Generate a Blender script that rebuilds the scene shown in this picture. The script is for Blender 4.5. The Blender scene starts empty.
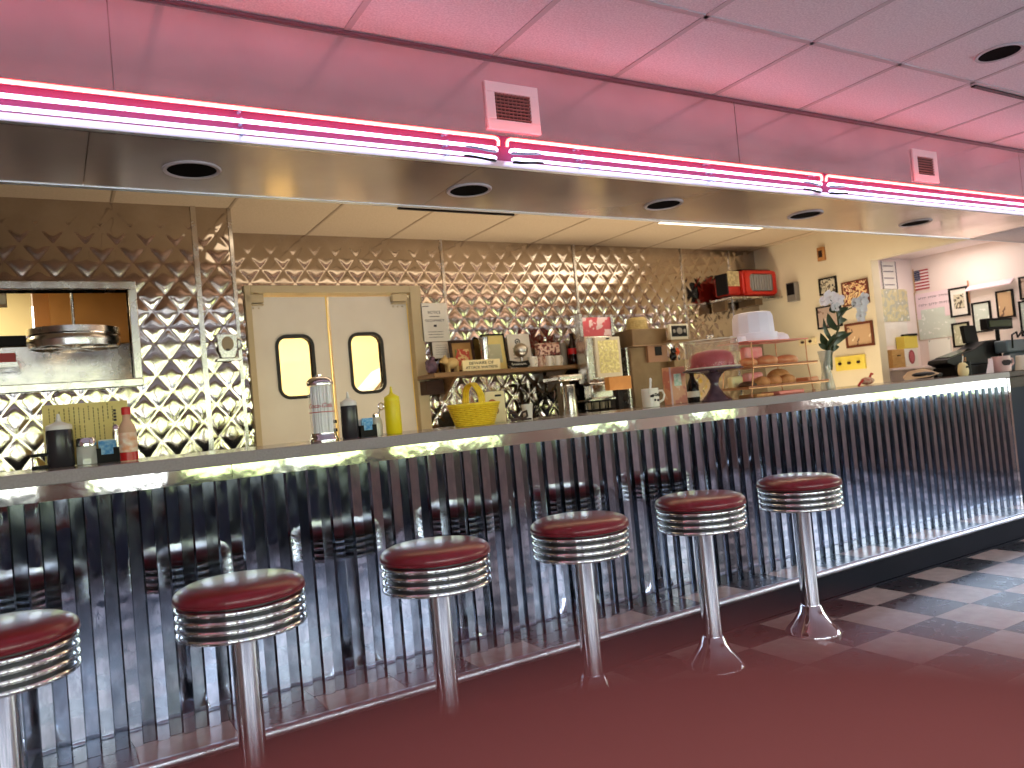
import bpy, math, random
import numpy as np
from mathutils import Vector, Matrix, Euler
random.seed(7)
PI = math.pi
SC = bpy.context.scene
COL = SC.collection

# ------------------------------------------------------------------ materials
def mat(name, col, rough=0.5, metal=0.0, spec=0.5, trans=0.0, emit=None, estr=0.0, alpha=1.0, coat=0.0,
        var=None, vscale=20.0, vstretch=(1, 1, 1), rvar=0.0, bump=0.0, bscale=60.0, ior=1.45):
    """Procedural principled material: optional noise colour variation, roughness variation and bump."""
    m = bpy.data.materials.new(name); m.use_nodes = True
    nt = m.node_tree; b = nt.nodes['Principled BSDF']
    b.inputs['Base Color'].default_value = (*col, 1)
    b.inputs['Roughness'].default_value = rough
    b.inputs['Metallic'].default_value = metal
    b.inputs['Specular IOR Level'].default_value = spec
    b.inputs['Transmission Weight'].default_value = trans
    b.inputs['IOR'].default_value = ior
    b.inputs['Alpha'].default_value = alpha
    b.inputs['Coat Weight'].default_value = coat
    if emit:
        b.inputs['Emission Color'].default_value = (*emit, 1)
        b.inputs['Emission Strength'].default_value = estr
    if var or rvar or bump:
        tc = nt.nodes.new('ShaderNodeTexCoord'); mp = nt.nodes.new('ShaderNodeMapping')
        mp.inputs['Scale'].default_value = vstretch
        nt.links.new(tc.outputs['Object'], mp.inputs['Vector'])
        nz = nt.nodes.new('ShaderNodeTexNoise'); nz.inputs['Scale'].default_value = vscale
        nz.inputs['Detail'].default_value = 4
        nt.links.new(mp.outputs[0], nz.inputs['Vector'])
        if var:
            mx = nt.nodes.new('ShaderNodeMix'); mx.data_type = 'RGBA'
            cr = nt.nodes.new('ShaderNodeMapRange')
            cr.inputs[1].default_value = 0.35; cr.inputs[2].default_value = 0.65
            nt.links.new(nz.outputs['Fac'], cr.inputs[0]); nt.links.new(cr.outputs[0], mx.inputs['Factor'])
            mx.inputs['A'].default_value = (*col, 1); mx.inputs['B'].default_value = (*var, 1)
            nt.links.new(mx.outputs['Result'], b.inputs['Base Color'])
        if rvar:
            mr = nt.nodes.new('ShaderNodeMapRange')
            mr.inputs[1].default_value = 0.3; mr.inputs[2].default_value = 0.7
            mr.inputs[3].default_value = max(0, rough - rvar); mr.inputs[4].default_value = rough + rvar
            nt.links.new(nz.outputs['Fac'], mr.inputs[0]); nt.links.new(mr.outputs[0], b.inputs['Roughness'])
        if bump:
            n2 = nt.nodes.new('ShaderNodeTexNoise'); n2.inputs['Scale'].default_value = bscale
            n2.inputs['Detail'].default_value = 3
            nt.links.new(mp.outputs[0], n2.inputs['Vector'])
            bp = nt.nodes.new('ShaderNodeBump'); bp.inputs['Strength'].default_value = bump
            bp.inputs['Distance'].default_value = 0.01
            nt.links.new(n2.outputs['Fac'], bp.inputs['Height']); nt.links.new(bp.outputs[0], b.inputs['Normal'])
    return m

def picmat(name, cols, scale=14, rough=0.35, kind='noise'):
    """A printed picture: blotches of a few colours."""
    m = bpy.data.materials.new(name); m.use_nodes = True
    nt = m.node_tree; b = nt.nodes['Principled BSDF']; b.inputs['Roughness'].default_value = rough
    tc = nt.nodes.new('ShaderNodeTexCoord')
    if kind == 'noise':
        t = nt.nodes.new('ShaderNodeTexNoise'); t.inputs['Detail'].default_value = 3; out = t.outputs['Fac']
    else:
        t = nt.nodes.new('ShaderNodeTexVoronoi'); out = t.outputs['Distance']
    t.inputs['Scale'].default_value = scale
    nt.links.new(tc.outputs['Object'], t.inputs['Vector'])
    r = nt.nodes.new('ShaderNodeValToRGB'); r.color_ramp.interpolation = 'CONSTANT' if len(cols) > 2 else 'LINEAR'
    n = len(cols)
    while len(r.color_ramp.elements) < n: r.color_ramp.elements.new(0.5)
    for i, c in enumerate(cols):
        r.color_ramp.elements[i].position = 0.0 if i == 0 else (0.36 + 0.3 * (i - 1) / max(1, n - 2))
        r.color_ramp.elements[i].color = (*c, 1)
    nt.links.new(out, r.inputs[0]); nt.links.new(r.outputs[0], b.inputs['Base Color'])
    return m

def rgb(r, g, b):
    f = lambda v: ((v / 255) / 12.92) if v <= 10 else (((v / 255) + 0.055) / 1.055) ** 2.4
    return (f(r), f(g), f(b))

M = {}
M['tile_light'] = mat('pale floor tile', rgb(186, 170, 160), 0.3, var=rgb(170, 152, 142), vscale=18, rvar=0.015)
M['tile_dark'] = mat('black floor tile', rgb(24, 21, 27), 0.28, var=rgb(34, 29, 34), vscale=18, rvar=0.015)
M['ceil'] = mat('speckled acoustic tile', rgb(242, 230, 230), 0.95, spec=0.1, var=rgb(222, 208, 210), vscale=120, bump=0.25, bscale=140)
M['grid'] = mat('painted tee bar', rgb(196, 184, 184), 0.6)
M['kceil'] = mat('tan kitchen ceiling tile', rgb(206, 186, 158), 0.9, spec=0.1, var=rgb(196, 176, 148), vscale=90)
M['soffit_face'] = mat('polished soffit facing', (0.74, 0.61, 0.62), 0.17, 0.88, var=(0.62, 0.50, 0.51), vscale=2.2, rvar=0.06, bump=0.06, bscale=2.5)
M['soffit'] = mat('polished soffit steel', (0.74, 0.60, 0.50), 0.2, 0.6, var=(0.62, 0.49, 0.41), vscale=2.2, rvar=0.07, bump=0.02, bscale=2.5)
M['chrome'] = mat('chrome', (0.82, 0.82, 0.84), 0.06, 1.0)
M['pole'] = mat('brushed chrome post', (0.78, 0.78, 0.8), 0.13, 1.0, var=(0.6, 0.6, 0.62), vscale=40, vstretch=(1, 1, 0.05))
M['steel'] = mat('stainless steel', (0.66, 0.63, 0.6), 0.24, 1.0, var=(0.56, 0.53, 0.5), vscale=14, rvar=0.08)
M['dark_steel'] = mat('bronze steel', (0.19, 0.12, 0.06), 0.4, .4, var=(0.15, 0.09, 0.045), vscale=9)
M['quilt'] = mat('quilted mirror steel', (0.55, 0.49, 0.44), 0.10, 1.0, var=(0.46, 0.40, 0.35), vscale=6, rvar=0.04)
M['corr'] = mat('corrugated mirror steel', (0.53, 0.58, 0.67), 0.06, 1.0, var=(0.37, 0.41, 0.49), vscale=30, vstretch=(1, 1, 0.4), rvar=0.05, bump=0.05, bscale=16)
M['corr_recess'] = mat('shaded corrugated steel', (0.25, 0.28, 0.33), 0.1, 1.0, var=(0.17, 0.19, 0.23), vscale=30, vstretch=(1, 1, 0.4), rvar=0.05)  # darker copy of the steel, recess shade put into its colour
M['strip'] = mat('smooth mirror steel', (0.85, 0.84, 0.82), 0.07, 1.0, bump=0.12, bscale=7)
M['trimbar'] = mat('satin aluminium nosing', (0.74, 0.77, 0.82), 0.38, 1.0)
M['laminate'] = mat('grey counter laminate', rgb(146, 136, 138), 0.14, var=rgb(136, 126, 128), vscale=120)
M['band'] = mat('grey counter edge', rgb(140, 131, 134), 0.45, var=rgb(130, 121, 124), vscale=150)
M['kick'] = mat('black rubber kick', rgb(20, 21, 28), 0.6, spec=.12)
M['navy'] = mat('dark navy panel', rgb(26, 32, 48), 0.55, spec=.12)
M['brownwood'] = mat('dark brown wood', rgb(66, 44, 36), 0.5, spec=.2, var=rgb(50, 32, 26), vscale=10, vstretch=(1, 8, 8))
M['red_vinyl'] = mat('burgundy vinyl', rgb(114, 30, 40), 0.3, var=rgb(100, 24, 33), vscale=12, bump=0.06, bscale=120, coat=0.15)
M['booth_vinyl'] = mat('red booth vinyl', rgb(116, 61, 58), 0.7, spec=0.12, var=rgb(110, 56, 54), vscale=10)
M['cream_wall'] = mat('cream painted wall', rgb(230, 216, 184), 0.75, var=rgb(225, 210, 178), vscale=3)
M['pink_wall'] = mat('off white painted wall', rgb(238, 222, 214), 0.8, var=rgb(232, 215, 208), vscale=3)
M['kitchen_wall'] = mat('kitchen cream wall', rgb(240, 222, 172), 0.7)
M['kitchen_brown'] = mat('kitchen tan wall', rgb(168, 118, 58), 0.5, var=rgb(150, 100, 44), vscale=3)
M['dining_wall'] = mat('dining room wall', rgb(186, 156, 142), 0.8, var=rgb(176, 146, 132), vscale=3)
M['frame_dark'] = mat('dark window frame', rgb(70, 60, 58), 0.5)
M['door'] = mat('beige laminate door', rgb(216, 207, 192), 0.5, var=rgb(211, 201, 186), vscale=5)
M['door_frame'] = mat('painted door frame', rgb(186, 168, 134), 0.5)
M['gasket'] = mat('black rubber gasket', rgb(26, 21, 18), 0.5)
M['pane'] = mat('door vision pane', (0.98, 0.95, 0.86), 0.12, trans=1.0, ior=1.02)
M['black'] = mat('black plastic', rgb(20, 17, 18), 0.5, spec=.2)
M['blackgloss'] = mat('black gloss', rgb(16, 14, 14), 0.12)
M['white'] = mat('white plastic', rgb(232, 228, 226), 0.4)
M['paper'] = mat('white paper', rgb(234, 228, 218), 0.8, var=rgb(226, 219, 208), vscale=8)
M['ink'] = mat('printed ink', rgb(52, 44, 48), 0.7)
M['redink'] = mat('red ink', rgb(190, 50, 44), 0.6)
M['yellow'] = mat('yellow plastic', rgb(238, 214, 20), 0.35)
M['yellow_cap'] = mat('yellow cap', rgb(240, 222, 40), 0.3)
M['wicker'] = mat('yellow wicker', rgb(252, 220, 62), 0.5, var=rgb(240, 200, 40), vscale=60)
M['menu'] = mat('yellow menu card', rgb(232, 212, 136), 0.6, var=rgb(224, 203, 124), vscale=8)
M['menuink'] = mat('menu print', rgb(120, 104, 60), 0.7)
M['glass'] = mat('clear glass', (0.97, 0.98, 0.97), 0.02, trans=1.0, ior=1.3)
M['thin_glass'] = mat('clear plastic', (0.95, 0.95, 0.96), 0.05, trans=0.85, ior=1.12, alpha=0.38, coat=.6)
M['frost'] = mat('frosted white plastic', rgb(246, 240, 252), 0.35)
M['soy'] = mat('dark syrup', rgb(48, 46, 52), 0.22)
M['salt'] = mat('salt grains', rgb(200, 198, 186), 0.8)
M['blue'] = mat('blue sweetener packets', rgb(60, 140, 206), 0.5, var=rgb(150, 200, 230), vscale=60)
M['hot'] = mat('pepper sauce', rgb(214, 172, 144), 0.15, coat=.5)
M['hot_red'] = mat('red pepper sauce', rgb(186, 30, 34), 0.25)
M['label'] = mat('printed label', rgb(240, 230, 216), 0.5, var=rgb(226, 160, 120), vscale=40)
M['straw'] = mat('paper straws', rgb(252, 252, 252), 0.5, var=rgb(236, 236, 240), vscale=80, vstretch=(1, 1, .05))
M['wood'] = mat('light wood', rgb(202, 158, 92), 0.5, var=rgb(184, 138, 74), vscale=12, vstretch=(1, 6, 6))
M['shelfwood'] = mat('varnished shelf wood', rgb(136, 102, 66), 0.4, var=rgb(116, 84, 54), vscale=9, vstretch=(.4, 6, 6))
M['darkwood'] = mat('mahogany frame', rgb(104, 52, 30), 0.4)
M['card'] = mat('kraft cardboard', rgb(176, 134, 82), 0.8, var=rgb(164, 122, 72), vscale=14)
M['purple'] = mat('mauve ceramic', rgb(120, 92, 110), 0.4, var=rgb(80, 60, 80), vscale=30)
M['pigwood'] = mat('carved tan wood', rgb(206, 176, 118), 0.6, var=rgb(190, 156, 100), vscale=20)
M['silver'] = mat('silver glitter', (0.7, 0.68, 0.62), 0.3, 1.0, var=(0.45, 0.43, 0.4), vscale=90)
M['redflower'] = mat('red flowered china', rgb(226, 206, 180), 0.3, var=rgb(150, 40, 40), vscale=38)
M['whitechina'] = mat('white china', rgb(232, 224, 212), 0.25)
M['cola'] = mat('dark cola glass', rgb(34, 14, 12), 0.08)
M['redlabel'] = mat('red label', rgb(206, 36, 40), 0.4)
M['straw_hat'] = mat('woven straw', rgb(210, 188, 132), 0.7, var=rgb(188, 164, 106), vscale=70)
M['amberwood'] = mat('orange wood block', rgb(182, 128, 70), 0.45, var=rgb(166, 112, 58), vscale=10)
M['purple_glass'] = mat('smoked purple glass', rgb(96, 74, 84), 0.12, coat=0.4, var=rgb(70, 54, 64), vscale=20)
M['redcake'] = mat('red iced cake', rgb(206, 74, 84), 0.5, var=rgb(190, 58, 70), vscale=20)
M['bread'] = mat('baked pastry', rgb(226, 164, 104), 0.6, var=rgb(200, 132, 78), vscale=26, bump=0.4, bscale=50)
M['bread2'] = mat('glazed bun', rgb(216, 132, 88), 0.35, var=rgb(230, 164, 112), vscale=22)
M['chocolate'] = mat('chocolate pastry', rgb(84, 52, 34), 0.5)
M['pinkwrap'] = mat('pink paper', rgb(246, 150, 150), 0.6, var=rgb(250, 184, 176), vscale=16)
M['creamcake'] = mat('cream sponge', rgb(246, 230, 176), 0.6)
M['pinktray'] = mat('coral tray', rgb(236, 138, 122), 0.4)
M['copper'] = mat('warm wire', rgb(206, 150, 110), 0.3, 0.6)
M['leaf'] = mat('dark green leaf', rgb(46, 60, 36), 0.35, var=rgb(66, 78, 44), vscale=14)
M['stem'] = mat('brown stem', rgb(104, 66, 48), 0.6)
M['orchid'] = mat('pale lilac petal', rgb(255, 246, 244), 0.5, var=rgb(248, 238, 240), vscale=20)
M['petal_grey'] = mat('pale grey petal', rgb(228, 224, 222), 0.5, var=rgb(240, 236, 234), vscale=20)
M['redplastic'] = mat('red plastic', rgb(186, 42, 30), 0.4)
M['grey'] = mat('grey plastic', rgb(126, 118, 108), 0.4)
M['drum'] = mat('ribbed grey metal', (0.22, 0.20, 0.18), 0.35, 0.6)
M['sticker'] = mat('cream sticker', rgb(210, 190, 140), 0.6, var=rgb(150, 130, 90), vscale=50)
M['flag_red'] = mat('flag red', rgb(170, 40, 56), 0.7)
M['flag_white'] = mat('flag white', rgb(236, 222, 220), 0.7)
M['flag_blue'] = mat('flag blue', rgb(58, 66, 96), 0.7)
M['poster'] = picmat('map poster print', [rgb(226, 220, 196), rgb(206, 196, 150), rgb(180, 180, 160), rgb(236, 232, 222)], 16)
M['sheet'] = picmat('printed sheet', [rgb(232, 236, 230), rgb(206, 214, 204), rgb(236, 236, 232)], 22)
M['board'] = mat('white marker board', rgb(238, 238, 232), 0.25)
M['pinkpaper'] = mat('pink paper sign', rgb(236, 212, 220), 0.7)
M['tanpaper'] = mat('tan frame edge', rgb(190, 166, 130), 0.6)
M['yellowbox'] = mat('yellow leaflet box', rgb(222, 200, 84), 0.5)
M['yellowplate'] = mat('yellow wall plate', rgb(240, 214, 92), 0.45)
M['ivory'] = mat('ivory plastic', rgb(238, 220, 170), 0.45)
M['photo1'] = picmat('black and white photo', [rgb(36, 30, 26), rgb(206, 196, 170), rgb(90, 80, 68), rgb(226, 214, 186)], 26)
M['photo2'] = picmat('red sepia photo', [rgb(150, 50, 34), rgb(240, 206, 150), rgb(120, 40, 34), rgb(246, 224, 176), rgb(180, 90, 60)], 22)
M['photo3'] = picmat('faded photo', [rgb(226, 206, 186), rgb(190, 166, 150), rgb(120, 90, 80)], 14)
M['photo4'] = picmat('boat photo', [rgb(240, 222, 186), rgb(206, 170, 130), rgb(110, 80, 66)], 12)
M['photo5'] = picmat('document print', [rgb(226, 222, 200), rgb(190, 190, 160), rgb(236, 232, 216)], 30)
M['photo6'] = picmat('postcard print', [rgb(120, 130, 60), rgb(196, 70, 50), rgb(226, 190, 130), rgb(90, 100, 50)], 30)
M['topprint'] = picmat('red advert print', [rgb(226, 130, 130), rgb(206, 84, 94), rgb(236, 206, 206), rgb(214, 120, 60)], 9)
M['dispmenu'] = picmat('yellow drink list', [rgb(238, 228, 176), rgb(220, 210, 140), rgb(198, 184, 130), rgb(240, 230, 184)], 40)
M['boxprint'] = picmat('carton print', [rgb(230, 190, 156), rgb(222, 158, 120), rgb(208, 126, 104), rgb(236, 200, 160)], 12)
M['lcd'] = mat('green display', rgb(70, 80, 52), 0.2)
M['bluegrey'] = mat('blue grey plastic', rgb(92, 106, 116), 0.35)
M['tanhat'] = mat('tan cloth', rgb(190, 160, 128), 0.8)
M['pinkstripe'] = mat('pale pink cup', rgb(214, 178, 176), 0.4)
M['pipe_yellow'] = mat('yellow door edge', rgb(246, 214, 110), 0.45)
M['outside_ground'] = mat('pale pavement', rgb(180, 180, 176), 0.9, var=rgb(165, 165, 160), vscale=1.5)
M['vent_dark'] = mat('dark baffle', rgb(16, 12, 11), .9, spec=.05)
M['greycream'] = mat('grey cream metal', rgb(204, 194, 172), .35)
M['emblem_brown'] = mat('brown label plate', rgb(134, 98, 74), .45)
M['vase_glass'] = mat('grey green vase glass', (.62, .64, .56), .05, alpha=.5, coat=1.0)
M['groove'] = mat('dark ring groove', (.03, .03, .033), .3, .3)  # dark floor reflection between the chrome beads, put into the colour
M['slat'] = mat('rosy brown slat', rgb(150, 92, 84), .5)
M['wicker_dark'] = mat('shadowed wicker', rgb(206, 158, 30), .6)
M['tube_glass'] = mat('clear tube glass', (.98, .98, .98), .03, alpha=.16, coat=1.0)
M['fluor'] = mat('fluorescent diffuser', (1, 1, 1), 0.5, emit=(1.0, 0.86, 0.62), estr=2.8)
def neon(name, c, s): return mat(name, (1, 1, 1), 0.3, emit=c, estr=s)
M['neon_red'] = neon('red neon', (1.0, 0.045, 0.03), 16.0)
M['neon_pink'] = neon('pink neon', (1.0, 0.56, 0.84), 7.0)
M['neon_blue'] = neon('blue white neon', (0.66, 0.68, 1.0), 3.2)
M['neon_glass'] = mat('unlit neon end', rgb(150, 170, 200), 0.1, coat=0.3)

# ------------------------------------------------------------------ mesh builder
class MB:
    def __init__(s): s.v = []; s.f = []; s.m = []; s.sm = []
    def add(s, vs, fs, m=0, smooth=False, T=None):
        b = len(s.v)
        s.v += [tuple(T @ Vector(p)) if T is not None else tuple(p) for p in vs]
        for f in fs: s.f.append(tuple(b + i for i in f)); s.m.append(m); s.sm.append(smooth)
        return s
    def box(s, x0, x1, y0, y1, z0, z1, m=0, T=None):
        vs = [(x, y, z) for x in (x0, x1) for y in (y0, y1) for z in (z0, z1)]
        fs = [(0, 1, 3, 2), (4, 6, 7, 5), (0, 4, 5, 1), (2, 3, 7, 6), (0, 2, 6, 4), (1, 5, 7, 3)]
        return s.add(vs, fs, m, False, T)
    def lathe(s, prof, c=(0, 0, 0), seg=32, m=0, T=None, smooth=True, cap=True):
        vs = []; fs = []; n = len(prof)
        for r, z in prof:
            for k in range(seg):
                a = 2 * PI * k / seg
                vs.append((c[0] + r * math.cos(a), c[1] + r * math.sin(a), c[2] + z))
        for i in range(n - 1):
            for k in range(seg):
                k2 = (k + 1) % seg
                fs.append((i * seg + k, i * seg + k2, (i + 1) * seg + k2, (i + 1) * seg + k))
        if cap:
            if prof[0][0] > 1e-6: fs.append(tuple(range(seg - 1, -1, -1)))
            if prof[-1][0] > 1e-6: fs.append(tuple((n - 1) * seg + k for k in range(seg)))
        return s.add(vs, fs, m, smooth, T)
    def tube(s, pts, r, seg=10, m=0, closed=False, T=None, r2=None):
        P = [Vector(p) for p in pts]; n = len(P); vs = []; fs = []
        up = Vector((0, 0, 1)); prev = None
        for i, p in enumerate(P):
            a = P[(i - 1) % n] if (closed or i > 0) else p
            b = P[(i + 1) % n] if (closed or i < n - 1) else p
            t = (b - a).normalized()
            if prev is None:
                ref = up if abs(t.z) < 0.9 else Vector((1, 0, 0))
                x = t.cross(ref).normalized()
            else:
                x = (prev - t * prev.dot(t)).normalized()
            y = t.cross(x); prev = x
            rr = r if r2 is None else r + (r2 - r) * i / (n - 1)
            for k in range(seg):
                ang = 2 * PI * k / seg
                vs.append(p + x * (rr * math.cos(ang)) + y * (rr * math.sin(ang)))
        R = n if closed else n - 1
        for i in range(R):
            j = (i + 1) % n
            for k in range(seg):
                k2 = (k + 1) % seg
                fs.append((i * seg + k, i * seg + k2, j * seg + k2, j * seg + k))
        if not closed:
            fs.append(tuple(range(seg - 1, -1, -1))); fs.append(tuple((n - 1) * seg + k for k in range(seg)))
        return s.add([tuple(v) for v in vs], fs, m, True, T)
    def prism(s, pts, d0, d1, axis='y', m=0, T=None, smooth=False):
        """polygon (a,b) extruded along axis: y -> (x,z), x -> (y,z), z -> (x,y)"""
        def mk(a, b, d): return {'y': (a, d, b), 'x': (d, a, b), 'z': (a, b, d)}[axis]
        n = len(pts)
        vs = [mk(a, b, d0) for a, b in pts] + [mk(a, b, d1) for a, b in pts]
        fs = [tuple(range(n - 1, -1, -1)), tuple(range(n, 2 * n))]
        fs += [(i, (i + 1) % n, n + (i + 1) % n, n + i) for i in range(n)]
        return s.add(vs, fs, m, smooth, T)
    def sphere(s, c, rx, ry=None, rz=None, seg=20, m=0, T=None):
        ry = ry or rx; rz = rz or rx; rings = seg // 2; vs = []; fs = []
        for i in range(rings + 1):
            th = PI * i / rings
            for k in range(seg):
                a = 2 * PI * k / seg
                vs.append((c[0] + rx * math.sin(th) * math.cos(a), c[1] + ry * math.sin(th) * math.sin(a), c[2] - rz * math.cos(th)))
        for i in range(rings):
            for k in range(seg):
                k2 = (k + 1) % seg
                fs.append((i * seg + k, i * seg + k2, (i + 1) * seg + k2, (i + 1) * seg + k))
        return s.add(vs, fs, m, True, T)
    def text(s, body, size, T, m=0, depth=0.0006, align='CENTER', shear=0.0, width=None):
        cu = bpy.data.curves.new('txt', 'FONT'); cu.body = body; cu.size = size
        cu.align_x = align; cu.align_y = 'CENTER'; cu.extrude = depth; cu.shear = shear; cu.resolution_u = 3
        o = bpy.data.objects.new('txt', cu); COL.objects.link(o)
        dg = bpy.context.evaluated_depsgraph_get()
        me = bpy.data.meshes.new_from_object(o.evaluated_get(dg))
        vs = [v.co.copy() for v in me.vertices]
        if width:
            w = max(v.x for v in vs) - min(v.x for v in vs)
            for v in vs: v.x *= width / w
        s.add([tuple(v) for v in vs], [tuple(p.vertices) for p in me.polygons], m, False, T)
        bpy.data.objects.remove(o); bpy.data.curves.remove(cu); bpy.data.meshes.remove(me)
        return s
    def build(s, name, mats, parent=None, bevel=0.0, loc=None, angle=40):
        me = bpy.data.meshes.new(name)
        me.from_pydata(s.v, [], s.f)
        mats = mats if isinstance(mats, (list, tuple)) else [mats]
        for m in mats: me.materials.append(M[m] if isinstance(m, str) else m)
        me.polygons.foreach_set('material_index', s.m)
        me.polygons.foreach_set('use_smooth', s.sm if not bevel else [True] * len(s.sm))
        me.update()
        if any(s.sm) or bevel: me.set_sharp_from_angle(angle=math.radians(angle))
        o = bpy.data.objects.new(name, me); COL.objects.link(o)
        if parent is not None: o.parent = parent
        if loc: o.location = loc
        if bevel:
            b = o.modifiers.new('bevel', 'BEVEL'); b.width = bevel; b.segments = 2; b.limit_method = 'ANGLE'
            b.angle_limit = math.radians(50)
        return o

def thing(name, label, cat, loc=(0, 0, 0), rz=0.0, group=None):
    o = bpy.data.objects.new(name, None); COL.objects.link(o)
    o.location = loc; o.rotation_euler = (0, 0, rz); o.empty_display_size = 0.05
    o['label'] = label; o['category'] = cat
    if group: o['group'] = group
    return o
def tag(o, label, cat, group=None):
    o['label'] = label; o['category'] = cat
    if group: o['group'] = group
    return o
def struct(o):
    o['kind'] = 'structure'; return o
def dup(root, loc, label=None, rz=None):
    r = root.copy(); COL.objects.link(r); r.location = loc
    if rz is not None: r.rotation_euler = (0, 0, rz)
    if label: r['label'] = label
    for ch in list(root.children):
        c = ch.copy(); COL.objects.link(c); c.parent = r
        for g in list(ch.children):
            d = g.copy(); COL.objects.link(d); d.parent = c
    return r
def TX(loc, rx=0, ry=0, rz=0): return Matrix.Translation(loc) @ Euler((rx, ry, rz)).to_matrix().to_4x4()
FRONT = lambda x, y, z: TX((x, y, z), PI / 2, 0, 0)               # text facing -Y
SIDE = lambda x, y, z: TX((x, y, z), PI / 2, 0, -PI / 2)          # text facing -X

# ------------------------------------------------------------------ key levels (metres)
CT = 1.10          # counter top
CEIL = 2.576; KC = 2.465; SOF = 2.125
YF = 2.90          # counter front edge
YB = 5.20          # back wall
YL = 4.63          # nearer kitchen wall on the left
XW = 5.97          # cream wall at the right
XW2 = 6.90

# ------------------------------------------------------------------ setting
# floor of real 12 inch tiles
T = 0.3048; X0, Y0 = 0.1748, 0.0824
b = MB()
for i in range(-13, 29):
    for j in range(-7, 10):
        x, y = X0 + i * T, Y0 + j * T
        b.add([(x, y, 0), (x + T, y, 0), (x + T, y + T, 0), (x, y + T, 0)], [(0, 1, 2, 3)], 0 if (i + j) % 2 else 1)
b.box(X0 - 13 * T, X0 + 29 * T, Y0 - 7 * T, 8.3, -0.12, -0.004, 1)
struct(b.build('floor', ['tile_light', 'tile_dark']))

XL, XR, YW = -3.6, 8.9, -1.9
b = MB(); b.box(XL, XR, YW, 2.62, CEIL, CEIL + 0.1)
struct(b.build('ceiling', 'ceil'))
b = MB()
xs = [1.003 + 0.61 * k for k in range(-7, 13)]
for x in xs: b.box(x - 0.012, x + 0.012, YW, 2.62, CEIL - 0.004, CEIL + 0.01)
for y in (2.05, 0.83, -0.39, -1.61): b.box(XL, XR, y - 0.012, y + 0.012, CEIL - 0.004, CEIL + 0.01)
struct(b.build('trim_1', 'grid'))
b = MB(); b.box(XL, XR, 2.604, 2.619, CEIL - 0.014, CEIL - .005)
struct(b.build('trim_6', mat('dusky rose trim', rgb(120, 74, 84), .6)))

# soffit over the counter: front, underside and rear sheets with thin seams
b = MB()
edges = [XL, -2.45, 0.234, 2.975, 5.65, XR]
for a, c in zip(edges, edges[1:]):
    g = 0.002
    b.box(a + g, c - g, 2.62, 2.64, SOF, CEIL)                       # face
edges2 = [XL, -1.1, 0.16, 1.52, 2.86, 4.2, 5.55, XR]
for a, c in zip(edges2, edges2[1:]):
    b.box(a + 0.0015, c - 0.0015, 2.64, 3.22, SOF, SOF + 0.02, 1)       # underside
b.box(XL, XR, 2.641, 3.219, SOF + 0.021, CEIL)
struct(b.build('ceiling_soffit', ['soffit_face', 'soffit']))
b = MB(); b.box(XL, XR, 2.598, 2.62, SOF - 0.004, SOF + 0.004)
b.box(XL, XR, 2.598, 2.602, SOF + 0.004, SOF + 0.02)
b.box(XL, XR, 3.205, 3.235, SOF - 0.003, SOF + 0.004)
struct(b.build('trim_2', 'trimbar'))
b = MB(); b.box(XL, XR, 2.612, 2.6195, SOF + .0205, 2.252)
struct(b.build('trim_7', mat('added lavender neon backing', (.17, .055, .13), .6, spec=.1)))  # strip added behind the tubes to keep their reflections from clipping

# kitchen-side ceiling and its tile lines
b = MB(); b.box(XL, XW2, 3.221, 8.2, KC, KC + 0.1)
struct(b.build('ceiling_kitchen', 'kceil'))
b = MB()
for k in range(-8, 8):
    x = 1.58 + 0.61 * k
    if XL < x < XW: b.box(x - 0.008, x + 0.008, 3.24, 5.19, KC - 0.003, KC + 0.01)
struct(b.build('trim_3', mat('tan tee bar', rgb(166, 144, 116), 0.6)))

# quilted steel: real relief, diamond pillows with sharp creases
def quilt(b, x0, x1, z0, z1, y, w=0.148, h=0.178, A=0.0037, step=0.0085):
    nx = max(2, int((x1 - x0) / step)); nz = max(2, int((z1 - z0) / step))
    xs = np.linspace(x0, x1, nx + 1); zs = np.linspace(z0, z1, nz + 1)
    X, Z = np.meshgrid(xs, zs)
    a = X / w + Z / h; c = X / w - Z / h
    ta = np.abs((a % 1.0) - 0.5) * 2; tc = np.abs((c % 1.0) - 0.5) * 2
    H = A * (1 - ta ** 3.2) * (1 - tc ** 3.2)
    # flatten at the panel edge
    V = np.stack([X, y - H, Z], -1).reshape(-1, 3)
    i = np.arange(nz)[:, None] * (nx + 1) + np.arange(nx)[None, :]
    fs = np.stack([i, i + 1, i + nx + 2, i + nx + 1], -1).reshape(-1, 4)
    b.add([tuple(p) for p in V.tolist()], [tuple(f) for f in fs.tolist()], 0, True)
b = MB()
DX0, DX1, DZ = 1.135, 2.385, 2.115
quilt(b, 0.97, DX0, 0.9, KC, YB); quilt(b, DX0, DX1, DZ, KC, YB); quilt(b, DX1, XW, 0.9, KC, YB)
b.box(0.97, DX0, YB + 0.001, YB + 0.08, 0, KC); b.box(DX0, DX1, YB + 0.001, YB + 0.08, DZ, KC); b.box(DX1, XW, YB + 0.001, YB + 0.08, 0, KC)
struct(b.build('wall_back', 'quilt', angle=180))
b = MB()
for x in (2.593, 3.81, 5.01): b.box(x - 0.009, x + 0.009, YB - 0.014, YB, 0.9, KC)
b.box(5.61, 5.63, YB - 0.014, YB, 0.9, KC)
struct(b.build('trim_4', 'steel'))
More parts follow.
